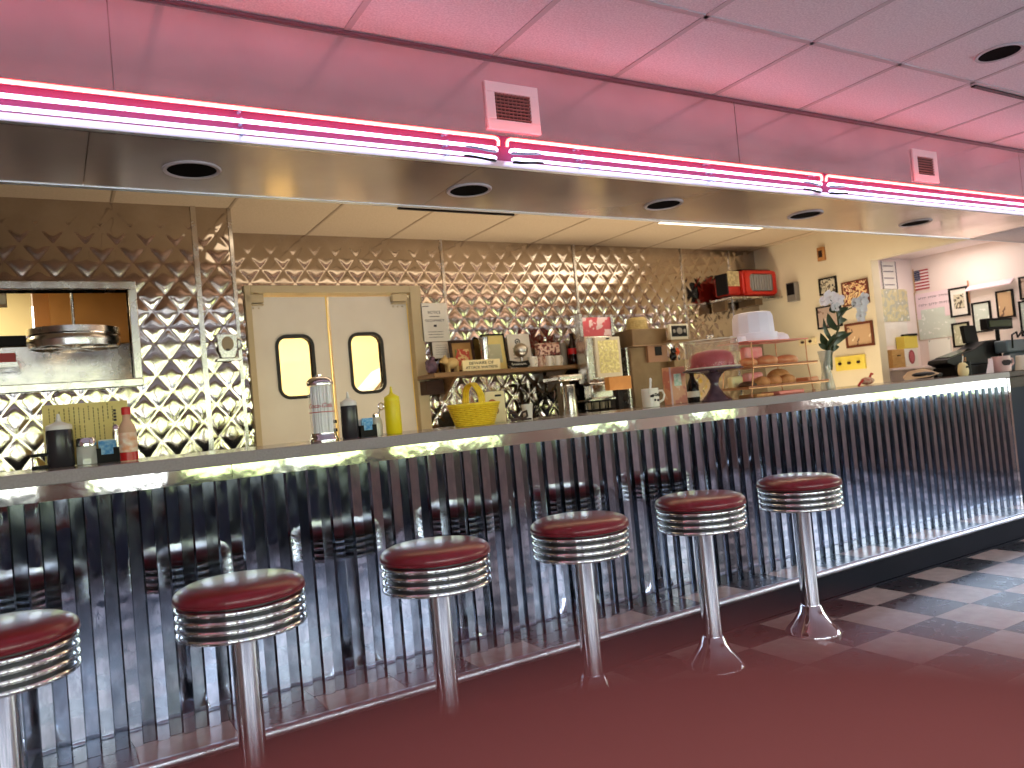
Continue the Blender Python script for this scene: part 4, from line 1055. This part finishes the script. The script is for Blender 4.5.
smallmug('pale mug under the red flowered bowl stack, right', 3.395, 4.96, SH, 'whitechina')
t = thing('flowered_tin', 'red flowered tin balanced on the shelf mugs', 'tin', (3.315, 4.97, SH + .081))
b = MB(); b.box(-.1, .1, -.03, .03, 0, .09); b.build('body', picmat('red flower print', [rgb(150, 44, 44), rgb(226, 190, 170), rgb(110, 40, 40), rgb(190, 90, 80)], 34), t, bevel=.012)
b = MB(); b.box(-.098, .098, -.028, .028, .09, .1); b.build('lid', 'redflower', t, bevel=.004)
t = thing('grey_vase', 'narrow grey cylinder vase left of the cola bottle', 'vase', (3.46, 4.98, SH))
b = MB(); b.lathe([(.028, 0), (.031, .02), (.031, .17), (.028, .18), (.025, .18), (.025, .01), (0, .01)], seg=24); b.build('body', 'grey', t)
t = thing('cola_bottle', 'dark soda bottle with red label at the shelf end', 'bottle', (3.545, 4.96, SH))
b = MB(); b.lathe([(.036, 0), (.042, .008), (.042, .05), (.037, .075), (.041, .1), (.041, .13), (.03, .165), (.016, .2), (.0145, .235)], seg=28); b.build('glass_body', 'cola', t)
b = MB(); b.lathe([(.0418, .085), (.0418, .13)], seg=28, cap=False); b.build('paper_label', 'redlabel', t)
b = MB(); b.lathe([(.017, .235), (.017, .247), (0, .248)], seg=18); b.build('cap', 'black', t)
# notices on the wall
t = thing('notice_sign', 'white occupancy notice in plastic sleeve beside the door', 'notice', (2.478, YB - .03, 1.70), 0)
b = MB(); b.box(-.105, .105, 0, .004, 0, .285); b.build('sheet', 'paper', t)
b = MB(); b.text('NOTICE', .03, FRONT(0, -.0008, .215), width=.1); b.box(-.04, .04, -.0012, -.0002, .182, .187); b.text('OCCUPANCY', .026, FRONT(0, -.0008, .155), width=.155); b.box(-.012, .012, -.0012, -.0002, .108, .124)
for k in range(3): b.box(-.06, .06, -.0012, -.0002, .07 - k * .02, .073 - k * .02)
b.box(-.09, -.04, -.0012, -.0002, .258, .264); b.build('lettering', 'ink', t)
t = thing('notice_sign', 'smaller white printed sheet below the occupancy notice', 'notice', (2.515, YB - .03, 1.575), 0)
b = MB(); b.box(-.075, .075, 0, .003, 0, .12); b.build('sheet', 'paper', t)
b = MB()
for k in range(5): b.box(-.05, .05 - .015 * (k % 2), -.0012, -.0002, .095 - k * .017, .097 - k * .017)
b.build('print', mat('faint print', rgb(150, 140, 132), .7), t)
# below the shelf
def carton2(name, label, x, y, z, w, d, h, m, cat='box'):
    t = thing(name, label, cat, (x, y, z))
    b = MB(); b.box(-w / 2, w / 2, -d / 2, d / 2, 0, h); b.build('body', m, t, bevel=.003)
    b = MB(); b.add([(-w / 2, -d / 2, h), (w / 2, -d / 2, h), (w / 2, -d / 2 - .03, h + .05), (-w / 2, -d / 2 - .03, h + .05)], [(0, 1, 2, 3)]); b.build('flap', m, t)
    return t
carton2('cardboard_box', 'brown cardboard box below the shelf beside the door frame', 2.53, 4.72, BC, .2, .2, .155, 'card')
for k, (x, c) in enumerate(((2.70, 'left'), (2.79, 'right'))):
    pass
t = thing('recipe_cards', 'grey double card holder behind the yellow basket', 'card holder', (2.73, 4.9, BC))
b = MB(); b.box(-.14, -.005, 0, .01, 0, .25); b.box(.005, .12, 0, .01, 0, .25); b.build('cards', mat('grey card', rgb(150, 148, 140), .5, var=rgb(120, 116, 108), vscale=14), t)
b = MB(); b.box(-.15, .13, -.03, .04, 0, .02); b.build('base', 'steel', t)
# milkshake mixer: spindle head under shelf end, tapered cup
t = thing('milkshake_mixer', 'steel milkshake mixer with tapered cup below the shelf end', 'mixer', (3.30, 4.72, BC))
b = MB(); b.box(-.11, .13, .02, .2, 0, .03); b.box(.03, .11, .13, .2, .03, .40); b.build('stand', 'dark_steel', t, bevel=.008)
b = MB(); b.box(-.10, .12, -.04, .19, .37, .42); b.build('head', 'steel', t, bevel=.015)
b = MB(); b.box(-.06, .02, -.055, .0, .31, .335); b.build('switch_plate', 'ivory', t)
b = MB(); b.tube([(-.06, -.0, .36), (-.06, 0, .28)], .008, 8); b.build('spindle', 'chrome', t)
t = thing('mixing_cup', 'tapered steel mixing cup under the milkshake mixer', 'cup', (3.235, 4.62, BC))
b = MB(); b.lathe([(.058, 0), (.06, .01), (.048, .2), (.042, .335), (.045, .34), (.042, .34), (.04, .3), (.05, .01), (0, .01)], seg=32); b.build('body', 'steel', t)
t = thing('glass_rack', 'dark wire rack holding glasses beneath the drink dispenser', 'rack', (3.57, 4.76, BC))
b = MB()
for z in (.06, .14, .205):
    b.tube([(-.115, -.1, z), (.115, -.1, z), (.115, .09, z), (-.115, .09, z)], .005, 6, closed=True)
for x in (-.115, -.04, .04, .115):
    b.tube([(x, -.1, 0), (x, -.1, .205)], .005, 6); b.tube([(x, .09, 0), (x, .09, .205)], .005, 6); b.tube([(x, -.1, .14), (x, .09, .14)], .004, 6)
b.box(-.11, .11, -.095, .085, .144, .146)
b.build('wires', 'black', t)
b = MB(); b.box(-.12, .12, -.105, .095, .2105, .2205); b.build('top_plate', 'steel', t)
for k, x in enumerate((3.488, 3.543, 3.598, 3.653)):
    tag(MB().lathe([(.018, 0), (.022, .05), (.02, .05), (.016, .004), (0, .004)], seg=18).build('drinking_glass', mat('pale clear glass', rgb(206, 190, 160), .08, coat=.6), loc=(x, 4.72, BC + .1465)),
             ['drinking glass nearest the tapered steel cup in wire rack', 'second drinking glass from the tapered cup in wire rack', 'third drinking glass from the tapered cup in wire rack', 'drinking glass in wire rack nearest the coffee machine'][k], 'glass', 'glasses in the wire rack')
t = thing('drink_dispenser', 'boxy steel drink dispenser with yellow list on its front', 'dispenser', (3.645, 4.75, 1.171))
b = MB(); b.box(-.15, .12, -.03, .105, .115, .48); b.box(-.11, .10, 0, .1, 0, .115); b.build('body', 'steel', t, bevel=.012)
b = MB(); b.box(-.075, .165, -.05, -.031, .16, .465); f_ = b.build('front_panel', 'greycream', t, bevel=.004)
b = MB(); b.box(-.05, .14, -.053, -.0505, .19, .44); b.build('list_print', 'dispmenu', f_)
b = MB(); b.box(.03, .06, -.054, -.0505, .447, .457); b.build('clip', 'black', f_)
t = thing('orange_wood_block', 'orange wooden block under the drink dispenser panel', 'block', (3.66, 4.62, BC))
b = MB(); b.box(-.1, .11, -.06, .0, .275, .375); b.build('block', 'amberwood', t, bevel=.004)
b = MB(); b.box(-.02, .02, -.05, -.02, 0, .275); b.build('post', 'black', t)
t = thing('advert_panel', 'red and white printed panel standing on the drink dispenser', 'advert', (3.63, 4.76, 1.652))
b = MB(); b.box(-.13, .15, 0, .03, 0, .145); b.build('panel', 'topprint', t)
b = MB(); b.box(-.155, -.13, -.02, .05, 0, .17); b.box(.15, .175, -.01, .05, 0, .16); b.build('side_posts', 'steel', t)
t = thing('dark_cabinet', 'narrow dark cabinet between dispenser and coffee machine', 'cabinet', (3.85, 4.86, BC))
b = MB(); b.box(-.083, .018, .0, .28, 0, .66); b.build('body', mat('dark brown enamel', rgb(48, 34, 26), .35), t, bevel=.006)
b = MB(); b.box(-.03, -.02, -.008, -.0005, .48, .54); b.build('handle', 'chrome', t)
t = thing('coffee_machine', 'bronze steel coffee machine behind the printed mug', 'coffee machine', (4.12, 4.75, BC))
b = MB(); b.box(-.22, .15, -.05, .33, 0, .60); b.box(-.225, .13, -.1, .33, .60, .735); b.build('body', 'dark_steel', t, bevel=.008)
b = MB(); b.box(-.245, -.2205, -.03, .3, .02, .6); b.build('side_strip', 'steel', t)
b = MB(); b.box(-.06, .14, -.075, -.0505, .47, .599); ph = b.build('label_panel', 'emblem_brown', t)
b = MB(); b.box(.01, .08, -.078, -.0755, .52, .59); b.build('emblem', 'black', ph)
t = thing('straw_hat', 'small woven straw hat on top of the coffee machine', 'hat', (4.08, 4.80, BC + .7355))
b = MB(); b.lathe([(.098, 0), (.098, .004), (.085, .008), (.083, .06), (.077, .09), (.06, .104), (.02, .107), (0, .108)], seg=32)
for k in range(5): b.tube([((.085 - .0008 * k) * math.cos(2 * PI * j / 28), (.085 - .0008 * k) * math.sin(2 * PI * j / 28), .016 + .014 * k) for j in range(28)], .004, 5, closed=True)
b.build('crown', 'straw_hat', t)
t = thing('desk_clock', 'white framed clock plaque at the top corner of coffee machine', 'clock', (4.30, 4.56, 1.5785))
b = MB(); b.box(-.095, .095, 0, .03, 0, .125); b.build('case', 'greycream', t, bevel=.006)
b = MB(); b.box(-.08, .08, -.003, -.0002, .025, .11); b.build('face', 'black', t)
b = MB(); b.prism([(.03 * math.cos(2 * PI * k / 20), .068 + .026 * math.sin(2 * PI * k / 20)) for k in range(20)], -.006, -.0032)
for s_ in (-1, 1): b.prism([(s_ * .055 + .014 * math.cos(2 * PI * k / 14), .068 + .016 * math.sin(2 * PI * k / 14)) for k in range(14)], -.005, -.0032)
b.build('dials', 'grey', t)
t = thing('clock_stand', 'dark box shelf unit under the clock plaque', 'cabinet', (4.38, 4.62, BC))
b = MB(); b.box(-.105, .075, .0, .2, 0, .47); b.box(-.2, .075, -.09, .02, .61, .628); b.box(.05, .075, .0, .03, .47, .61); b.build('body', 'dark_steel', t)
t = thing('black_figure', 'small black cat shaped figure on the coffee machine ledge', 'figurine', (4.32, 4.68, BC + .4705))
b = MB(); b.sphere((0, 0, .035), .032, .028, .036, seg=14); b.sphere((0, -.01, .08), .024, seg=12); b.prism([(-.022, .092), (-.008, .1), (-.018, .116)], -.015, -.005); b.prism([(.022, .092), (.008, .1), (.018, .116)], -.015, -.005)
b.v = [(x, y, max(z, 0)) for x, y, z in b.v]; b.build('body', 'blackgloss', t)
t = thing('orange_toy', 'small orange flower on the ledge under the clock', 'ornament', (4.40, 4.72, BC + .4705))
b = MB(); b.tube([(0, 0, 0), (0, 0, .06)], .006, 8); b.build('stem', 'copper', t)
b = MB()
for k in range(6): b.sphere((.022 * math.cos(k * 1.047), 0, .075 + .022 * math.sin(k * 1.047)), .014, .008, .014, seg=8)
b.sphere((0, -.004, .075), .012, seg=8); b.build('petals', mat('orange petal', rgb(232, 96, 40), .5), t)

# red lamp unit on steel shelf in the corner
t = thing('corner_shelf', 'steel rail shelf in the corner under the red appliance', 'shelf', (5.66, 4.92, 1.955))
b = MB(); b.box(-.37, .3, -.02, .25, 0, .018); b.build('plate', 'steel', t)
b = MB(); b.box(-.34, -.30, .1, .25, -.09, 0); b.box(.0, .1, .05, .25, -.05, 0); b.build('brackets', 'dark_steel', t)
t = thing('speaker_box', 'grey box at the end of corner shelf on cream wall', 'speaker', (5.935, 4.76, 1.90))
b = MB(); b.box(-.03, .03, -.05, .05, 0, .175); b.build('case', 'grey', t, bevel=.006)
b = MB(); b.box(-.034, -.0305, -.04, .04, .06, .165); b.build('grille', 'black', t)
b = MB(); b.box(.03, .035, -.03, .03, .05, .12); b.build('mount', 'grey', t)
t = thing('red_appliance', 'red boxy appliance with round-cornered grey screen on corner shelf', 'appliance', (5.60, 4.92, 1.974))
b = MB(); pts = rrect(-.13, .30, .01, .245, .03); b.prism(pts, 0, .22); b.build('case', 'redplastic', t, bevel=.01)
b = MB(); ringprism(b, rrect(-.115, .29, .02, .235, .03), rrect(-.06, .25, .045, .21, .045), -.02, 0.0); b.build('bezel', 'redplastic', t)
b = MB()
for k in range(9):
    x = -.06 + .31 * k / 9; b.lathe([(.012 + .0, 0), (.019, .004), (.019, .152), (.012, .156)], c=(x + .017, -.002, .05), seg=14)
b.build('screen', 'drum', t)
b = MB(); b.box(-.29, -.135, .03, .2, .02, .19); b.build('side_arm', 'redplastic', t, bevel=.015)
b = MB(); b.box(-.30, -.16, .012, .028, .10, .235); b.build('sticker', 'sticker', t)
b = MB(); b.box(-.315, -.292, .02, .16, .03, .22); b.box(-.1, .31, .05, .2, .246, .265); b.build('dark_trim', 'black', t, bevel=.01)

# cream wall pictures (face -X)
def wall_pic(name, label, y0, y1, z0, z1, x, fm, pm_, e=.016, cat='picture', mount=None, roll=0.0):
    """y0 > y1 (far to near)"""
    w, h = y0 - y1, z1 - z0
    t = thing(name, label, cat, (x - .002, (y0 + y1) / 2, (z0 + z1) / 2)); t.rotation_euler = (roll, 0, 0)
    b = MB()
    b.box(-.016, 0, -w / 2, w / 2, -h / 2, -h / 2 + e); b.box(-.016, 0, -w / 2, w / 2, h / 2 - e, h / 2)
    b.box(-.016, 0, -w / 2, -w / 2 + e, -h / 2 + e, h / 2 - e); b.box(-.016, 0, w / 2 - e, w / 2, -h / 2 + e, h / 2 - e)
    b.build('frame', fm, t)
    b = MB(); b.box(-.009, -.001, -w / 2 + e, w / 2 - e, -h / 2 + e, h / 2 - e); b.build('picture', pm_, t)
    if mount:
        b = MB(); b.box(-.0115, -.0095, -w * .26, w * .26, -h * .22, h * .26); b.build('inner_print', mount, t)
    return t
wall_pic('picture_frame', 'black framed photo hung highest on the cream wall, left', 4.495, 4.315, 1.905, 2.055, XW, 'black', 'photo1', .014)
wall_pic('picture_frame', 'red brown framed crowd photo on the cream wall', 4.27, 4.02, 1.77, 1.98, XW, 'darkwood', 'photo2', .012)
wall_pic('picture_frame', 'black framed pale photo behind the orchid petals', 4.55, 4.30, 1.61, 1.81, XW, 'black', 'photo3', .014)
wall_pic('picture_frame', 'brown wooden framed boat picture behind the orchid leaves', 4.28, 4.015, 1.41, 1.62, XW, 'darkwood', 'photo4', .02)
t = thing('wall_block', 'small brown wooden box high on the cream wall', 'box', (XW - .002, 4.433, 2.21))
b = MB(); b.box(-.03, 0, -.035, .035, 0, .12); b.build('case', 'amberwood', t, bevel=.004)
b = MB(); b.box(-.033, -.0305, -.02, .02, .03, .09); b.build('front', 'brownwood', t)
def plate(label, y0, y1, z0, z1, m, knobs):
    t = thing('wall_plate', label, 'wall plate', (XW - .002, (y0 + y1) / 2, (z0 + z1) / 2)); w, h = y0 - y1, z1 - z0
    b = MB(); b.box(-.02, 0, -w / 2, w / 2, -h / 2, h / 2); b.build('plate', m, t, bevel=.004)
    for k in range(knobs):
        y = w / 2 - w * (k + .6) / (knobs + .2)
        b = MB(); b.lathe([(.012, 0), (.012, .02), (0, .022)], T=TX((-.02, y, .0), 0, -PI / 2, 0), seg=14); b.build('knob', 'brownwood', t)
plate('yellow plate with three dark knobs on cream wall behind the vase', 4.405, 4.115, 1.222, 1.345, 'yellowplate', 3)
plate('ivory plate with two dark knobs on cream wall left of orchid', 4.766, 4.584, 1.486, 1.546, 'ivory', 2)

# jamb wall papers (face -Y)
JY = 4.2
def jx(v): return v * 1.0244
def jz(v): return 1.172 + (v - 1.172) * 1.0244
def paper_front(name, label, x0, x1, z0, z1, y, m, cat, th=.004):
    x0, x1, z0, z1 = jx(x0), jx(x1), jz(z0), jz(z1)
    t = thing(name, label, cat, ((x0 + x1) / 2, y - th - .001, z0)); w, h = x1 - x0, z1 - z0
    b = MB(); b.box(-w / 2, w / 2, 0, th, 0, h); b.build('sheet', m, t); return t, w, h
t, w, h = paper_front('hanging_sign', 'narrow wire bordered sign near the ceiling beside flag', 6.28, 6.48, 1.90, 2.14, JY, 'paper', 'sign')
b = MB(); b.tube([(-w / 2 + .0 + (.008 if k % 2 else 0), -.004, h * k / 16) for k in range(17)], .004, 6); b.tube([(w / 2 + (.008 if k % 2 else 0), -.004, h * k / 16) for k in range(17)], .004, 6)
for z in (.03, .09, .15, .2): b.box(-w * .36, w * .36, -.0015, -.0003, z, z + .01)
b.build('border', mat('grey border', rgb(120, 110, 116), .6), t)
paper_front('wall_poster', 'pale map like poster under the narrow sign', 6.19, 6.62, 1.61, 1.895, JY, 'poster', 'poster')
paper_front('blank_sheet', 'plain white sheet under the map like poster', 6.17, 6.57, 1.40, 1.605, JY, 'paper', 'paper')  # plain unlettered sheet of paper, not a sign
t = thing('leaflet_box', 'yellow leaflet box with black top above oval logo card', 'leaflet box', (6.628, JY - .09, 1.368))
b = MB(); b.box(-.1, .1, 0, .08, 0, .11); b.build('box', 'yellowbox', t, bevel=.003)
b = MB(); b.box(-.03, .1, -.005, .07, .1105, .13); b.build('clip', 'black', t)
t = thing('oval_logo_card', 'white card with dark red oval emblem below yellow leaflet box', 'card', (6.597, JY - .10, 1.205))
b = MB(); b.box(-.095, .095, 0, .09, 0, .16); b.build('card', 'paper', t, bevel=.002)
b = MB(); b.prism([(.045 * math.cos(2 * PI * k / 28), .085 + .062 * math.sin(2 * PI * k / 28)) for k in range(28)], -.003, -.0003); e_ = b.build('oval', mat('maroon print', rgb(150, 52, 62), .5), t)
b = MB(); b.prism([(.03 * math.cos(2 * PI * k / 28), .085 + .045 * math.sin(2 * PI * k / 28)) for k in range(28)], -.0045, -.0031); b.build('oval_center', mat('rose print', rgb(184, 90, 96), .5), e_)
t = thing('wooden_file_box', 'light wooden file box left of the oval emblem card', 'box', (6.392, JY - .11, 1.205))
b = MB(); b.box(-.09, .09, 0, .1, 0, .16); b.build('box', 'wood', t, bevel=.003)
b = MB(); b.box(-.02, .02, -.008, 0, .1, .11); b.build('handle', 'brownwood', t)
t = thing('ledge_shelf', 'pale shelf carrying boxes on the white jamb wall', 'shelf', (6.515, JY - .07, 1.180))
b = MB(); b.box(-.26, .5, -.06, .068, 0, .022); b.build('board', 'pink_wall', t, bevel=.003)
b = MB(); b.box(-.2, -.18, 0, .068, -.08, 0); b.box(.25, .27, 0, .068, -.08, 0); b.build('brackets', 'pink_wall', t)

# alcove wall (face -X)
t = thing('small_flag', 'small striped stars flag pinned on the pink white wall', 'flag', (XW2 - .006, 4.18, 1.895))
b = MB(); W_, H_ = .135, .18
for k in range(13): b.box(-.002, 0, -W_, 0, H_ * k / 13, H_ * (k + 1) / 13, 0 if k % 2 == 0 else 1)
b.box(-.004, -.002, -W_ * .42, 0, H_ * 6 / 13, H_, 2)
for i in range(5):
    for j in range(6): b.box(-.005, -.004, -W_ * .42 * (j + .65) / 6 , -W_ * .42 * (j + .35) / 6, H_ * 6 / 13 + H_ * 7 / 13 * (i + .4) / 5, H_ * 6 / 13 + H_ * 7 / 13 * (i + .6) / 5, 1)
b.build('cloth', ['flag_red', 'flag_white', 'flag_blue'], t)
b = MB(); b.tube([(-.004, .003, -.02), (-.004, .003, .2)], .004, 8); b.build('pole', 'wood', t)
t = thing('handwritten_sign', 'pink sheet with two handwritten lines above printed menus', 'sign', (XW2 - .005, 4.02, 1.46))
b = MB(); b.box(-.003, .003, -.175, .17, .17, .40); b.build('sheet', 'pinkpaper', t)
b = MB()
for zc, nch in ((.355, 15), (.292, 15)):
    for k in range(nch):
        if k in (4, 9): continue
        y = .135 - .27 * k / (nch - 1)
        b.tube([(-.004, y + .006, zc - .010), (-.004, y + .004, zc + .010), (-.004, y - .002, zc + random.uniform(-.008, .010)), (-.004, y - .006, zc + random.uniform(-.010, .010))], .0016, 4)
b.build('lettering', mat('grey ink', rgb(110, 96, 112), .7), t)
b = MB(); b.box(-.004, .003, -.17, .165, -.02, .165); b.box(-.005, -.0041, -.09, .13, .165, .25); b.build('printed_menus', 'sheet', t)
b = MB(); b.box(-.005, .003, .171, .178, -.02, .42); b.build('edge_strip', 'tanpaper', t)
t = thing('white_board', 'blank white board below the handwritten pink sign', 'board', (XW2 - .002, 4.11, 1.14))
b = MB(); b.box(-.012, 0, -.2, .0, 0, .29); b.build('panel', 'board', t)
b = MB(); b.box(-.014, 0, -.206, .006, -.006, -.0005); b.build('frame', 'steel', t)
b = MB()
for y, z in ((-.19, .28), (-.015, .28), (-.19, .01), (-.15, .01)): b.sphere((-.013, y, z), .005, seg=8)
b.build('pins', 'ink', t)
wall_pic('picture_frame', 'black framed portrait with white mat, left of white canopy', 3.88, 3.712, 1.60, 1.858, XW2, 'black', 'paper', .016, mount='photo1')
wall_pic('picture_frame', 'black framed green document below the matted portrait', 3.885, 3.733, 1.335, 1.55, XW2, 'black', 'photo5', .016)
wall_pic('picture_frame', 'black framed printed page under the white canopy', 3.695, 3.54, 1.44, 1.70, XW2, 'black', 'sheet', .014)
wall_pic('picture_frame', 'black framed tan picture above the pole display', 3.49, 3.352, 1.535, 1.766, XW2, 'black', 'photo4', .014)
wall_pic('picture_frame', 'dark framed picture cut off at right edge, upper one', 3.30, 3.06, 1.665, 1.851, XW2, 'black', 'photo3', .014)
wall_pic('picture_frame', 'dark framed picture cut off at right edge, lower one', 3.32, 3.06, 1.365, 1.655, XW2, 'black', 'sheet', .014)
t = thing('white_canopy', 'small white sloping canopy over the framed page', 'canopy', (XW2 - .002, 3.52, 1.77))
b = MB(); b.prism([(0, .085), (0, .075), (-.07, .035), (-.07, .045)], -.185, .185, axis='x', T=Matrix(((0, 1, 0, 0), (1, 0, 0, 0), (0, 0, 1, 0), (0, 0, 0, 1)))); b.build('sheet', 'pinkpaper', t)
b = MB(); b.tube([(-.01, .185, -.06), (-.01, .185, .13)], .006, 8); b.build('rod', 'copper', t)

# ------------------------------------------------------------------ light
def area(name, loc, rot, sx, sy, power, col, portal=False):
    l = bpy.data.lights.new(name, 'AREA'); l.shape = 'RECTANGLE'; l.size = sx; l.size_y = sy; l.energy = power; l.color = col
    o = bpy.data.objects.new(name, l); COL.objects.link(o); o.location = loc; o.rotation_euler = rot
    if portal: l.cycles.is_portal = True
    return o
for a, c in zip(WX[::2], WX[1::2]):
    area('window_portal', ((a + c) / 2, YW - 0.02, (SILL + HEAD) / 2), (PI / 2, 0, 0), c - a, HEAD - SILL, 1, (1, 1, 1), True)
area('window_portal', (XR - .02, .35, 1.42), (0, PI / 2, 0), 1.15, 3.1, 1, (1, 1, 1), True)
WARM = (1.0, 0.85, 0.55)
area('kitchen_lamp', (2.2, 7.0, KC - .05), (0, 0, 0), 2.6, .6, 170, WARM)
area('hatch_lamp', (-.9, 5.8, KC - .05), (0, 0, 0), 1.2, .4, 40, WARM)
area('service_lamp', (3.2, 3.9, KC - .04), (0, 0, 0), 4.4, .4, 9, (1.0, 0.82, 0.58))
area('aisle_bounce_fill', (3.6, 3.95, .06), (PI, 0, 0), 4.2, .6, 75, (1.0, 0.82, 0.6))  # added uplight standing in for floor bounce onto the kitchen ceiling
area('alcove_lamp', (6.45, 3.6, 2.17), (0, 0, 0), .5, .5, 6, (1.0, 0.88, 0.82))

w = bpy.data.worlds.new('sky'); SC.world = w; w.use_nodes = True
nt = w.node_tree; bg = nt.nodes['Background']
tc = nt.nodes.new('ShaderNodeTexCoord'); sp = nt.nodes.new('ShaderNodeSeparateXYZ'); nt.links.new(tc.outputs['Generated'], sp.inputs[0])
nz = nt.nodes.new('ShaderNodeTexNoise'); nz.inputs['Scale'].default_value = 9; nz.inputs['Detail'].default_value = 6; nt.links.new(tc.outputs['Generated'], nz.inputs['Vector'])
ad = nt.nodes.new('ShaderNodeMath'); ad.operation = 'MULTIPLY_ADD'; nt.links.new(nz.outputs['Fac'], ad.inputs[0]); ad.inputs[1].default_value = .9; nt.links.new(sp.outputs['Z'], ad.inputs[2])
r = nt.nodes.new('ShaderNodeValToRGB'); nt.links.new(ad.outputs[0], r.inputs[0])
el = r.color_ramp.elements
el[0].position = .30; el[0].color = (0.42, 0.44, 0.46, 1)
el[1].position = 1.0; el[1].color = (0.62, 0.80, 1.15, 1)
for p, c in ((.44, (0.62, .64, .62, 1)), (.46, (0.16, .22, .07, 1)), (.54, (0.42, .5, .2, 1)), (.58, (.8, .9, .6, 1)), (.62, (1.0, 1.05, 1.1, 1))):
    e = el.new(p); e.color = c
nt.links.new(r.outputs[0], bg.inputs['Color']); bg.inputs['Strength'].default_value = 10.3

# ------------------------------------------------------------------ camera
cam = bpy.data.cameras.new('camera'); co = bpy.data.objects.new('camera', cam); COL.objects.link(co)
yaw, pit, rol, fpx = 5.38625010e-01, 2.89398443e-02, -9.08415678e-02, 7.76761944e+02
F = Vector((math.sin(yaw) * math.cos(pit), math.cos(yaw) * math.cos(pit), math.sin(pit)))
rr = F.cross(Vector((0, 0, 1))).normalized(); uu = rr.cross(F)
R_ = rr * math.cos(rol) + uu * math.sin(rol); U_ = -rr * math.sin(rol) + uu * math.cos(rol)
co.matrix_world = Matrix(((R_.x, U_.x, -F.x, 0), (R_.y, U_.y, -F.y, 0), (R_.z, U_.z, -F.z, 1.172), (0, 0, 0, 1)))
cam.sensor_width = 36; cam.lens = fpx / 1024 * 36; cam.clip_start = .01; cam.clip_end = 200
cam.dof.use_dof = True; cam.dof.focus_distance = 3.4; cam.dof.aperture_fstop = 2.9
SC.camera = co
SC.view_settings.view_transform = 'Standard'; SC.view_settings.look = 'None'; SC.view_settings.exposure = 0.0
SC.cycles.use_denoising = True
SC.cycles.max_bounces = 12; SC.cycles.diffuse_bounces = 5; SC.cycles.glossy_bounces = 6; SC.cycles.transmission_bounces = 8; SC.cycles.transparent_max_bounces = 12
SC.cycles.sample_clamp_indirect = 8.0; SC.cycles.caustics_reflective = True; SC.cycles.caustics_refractive = False
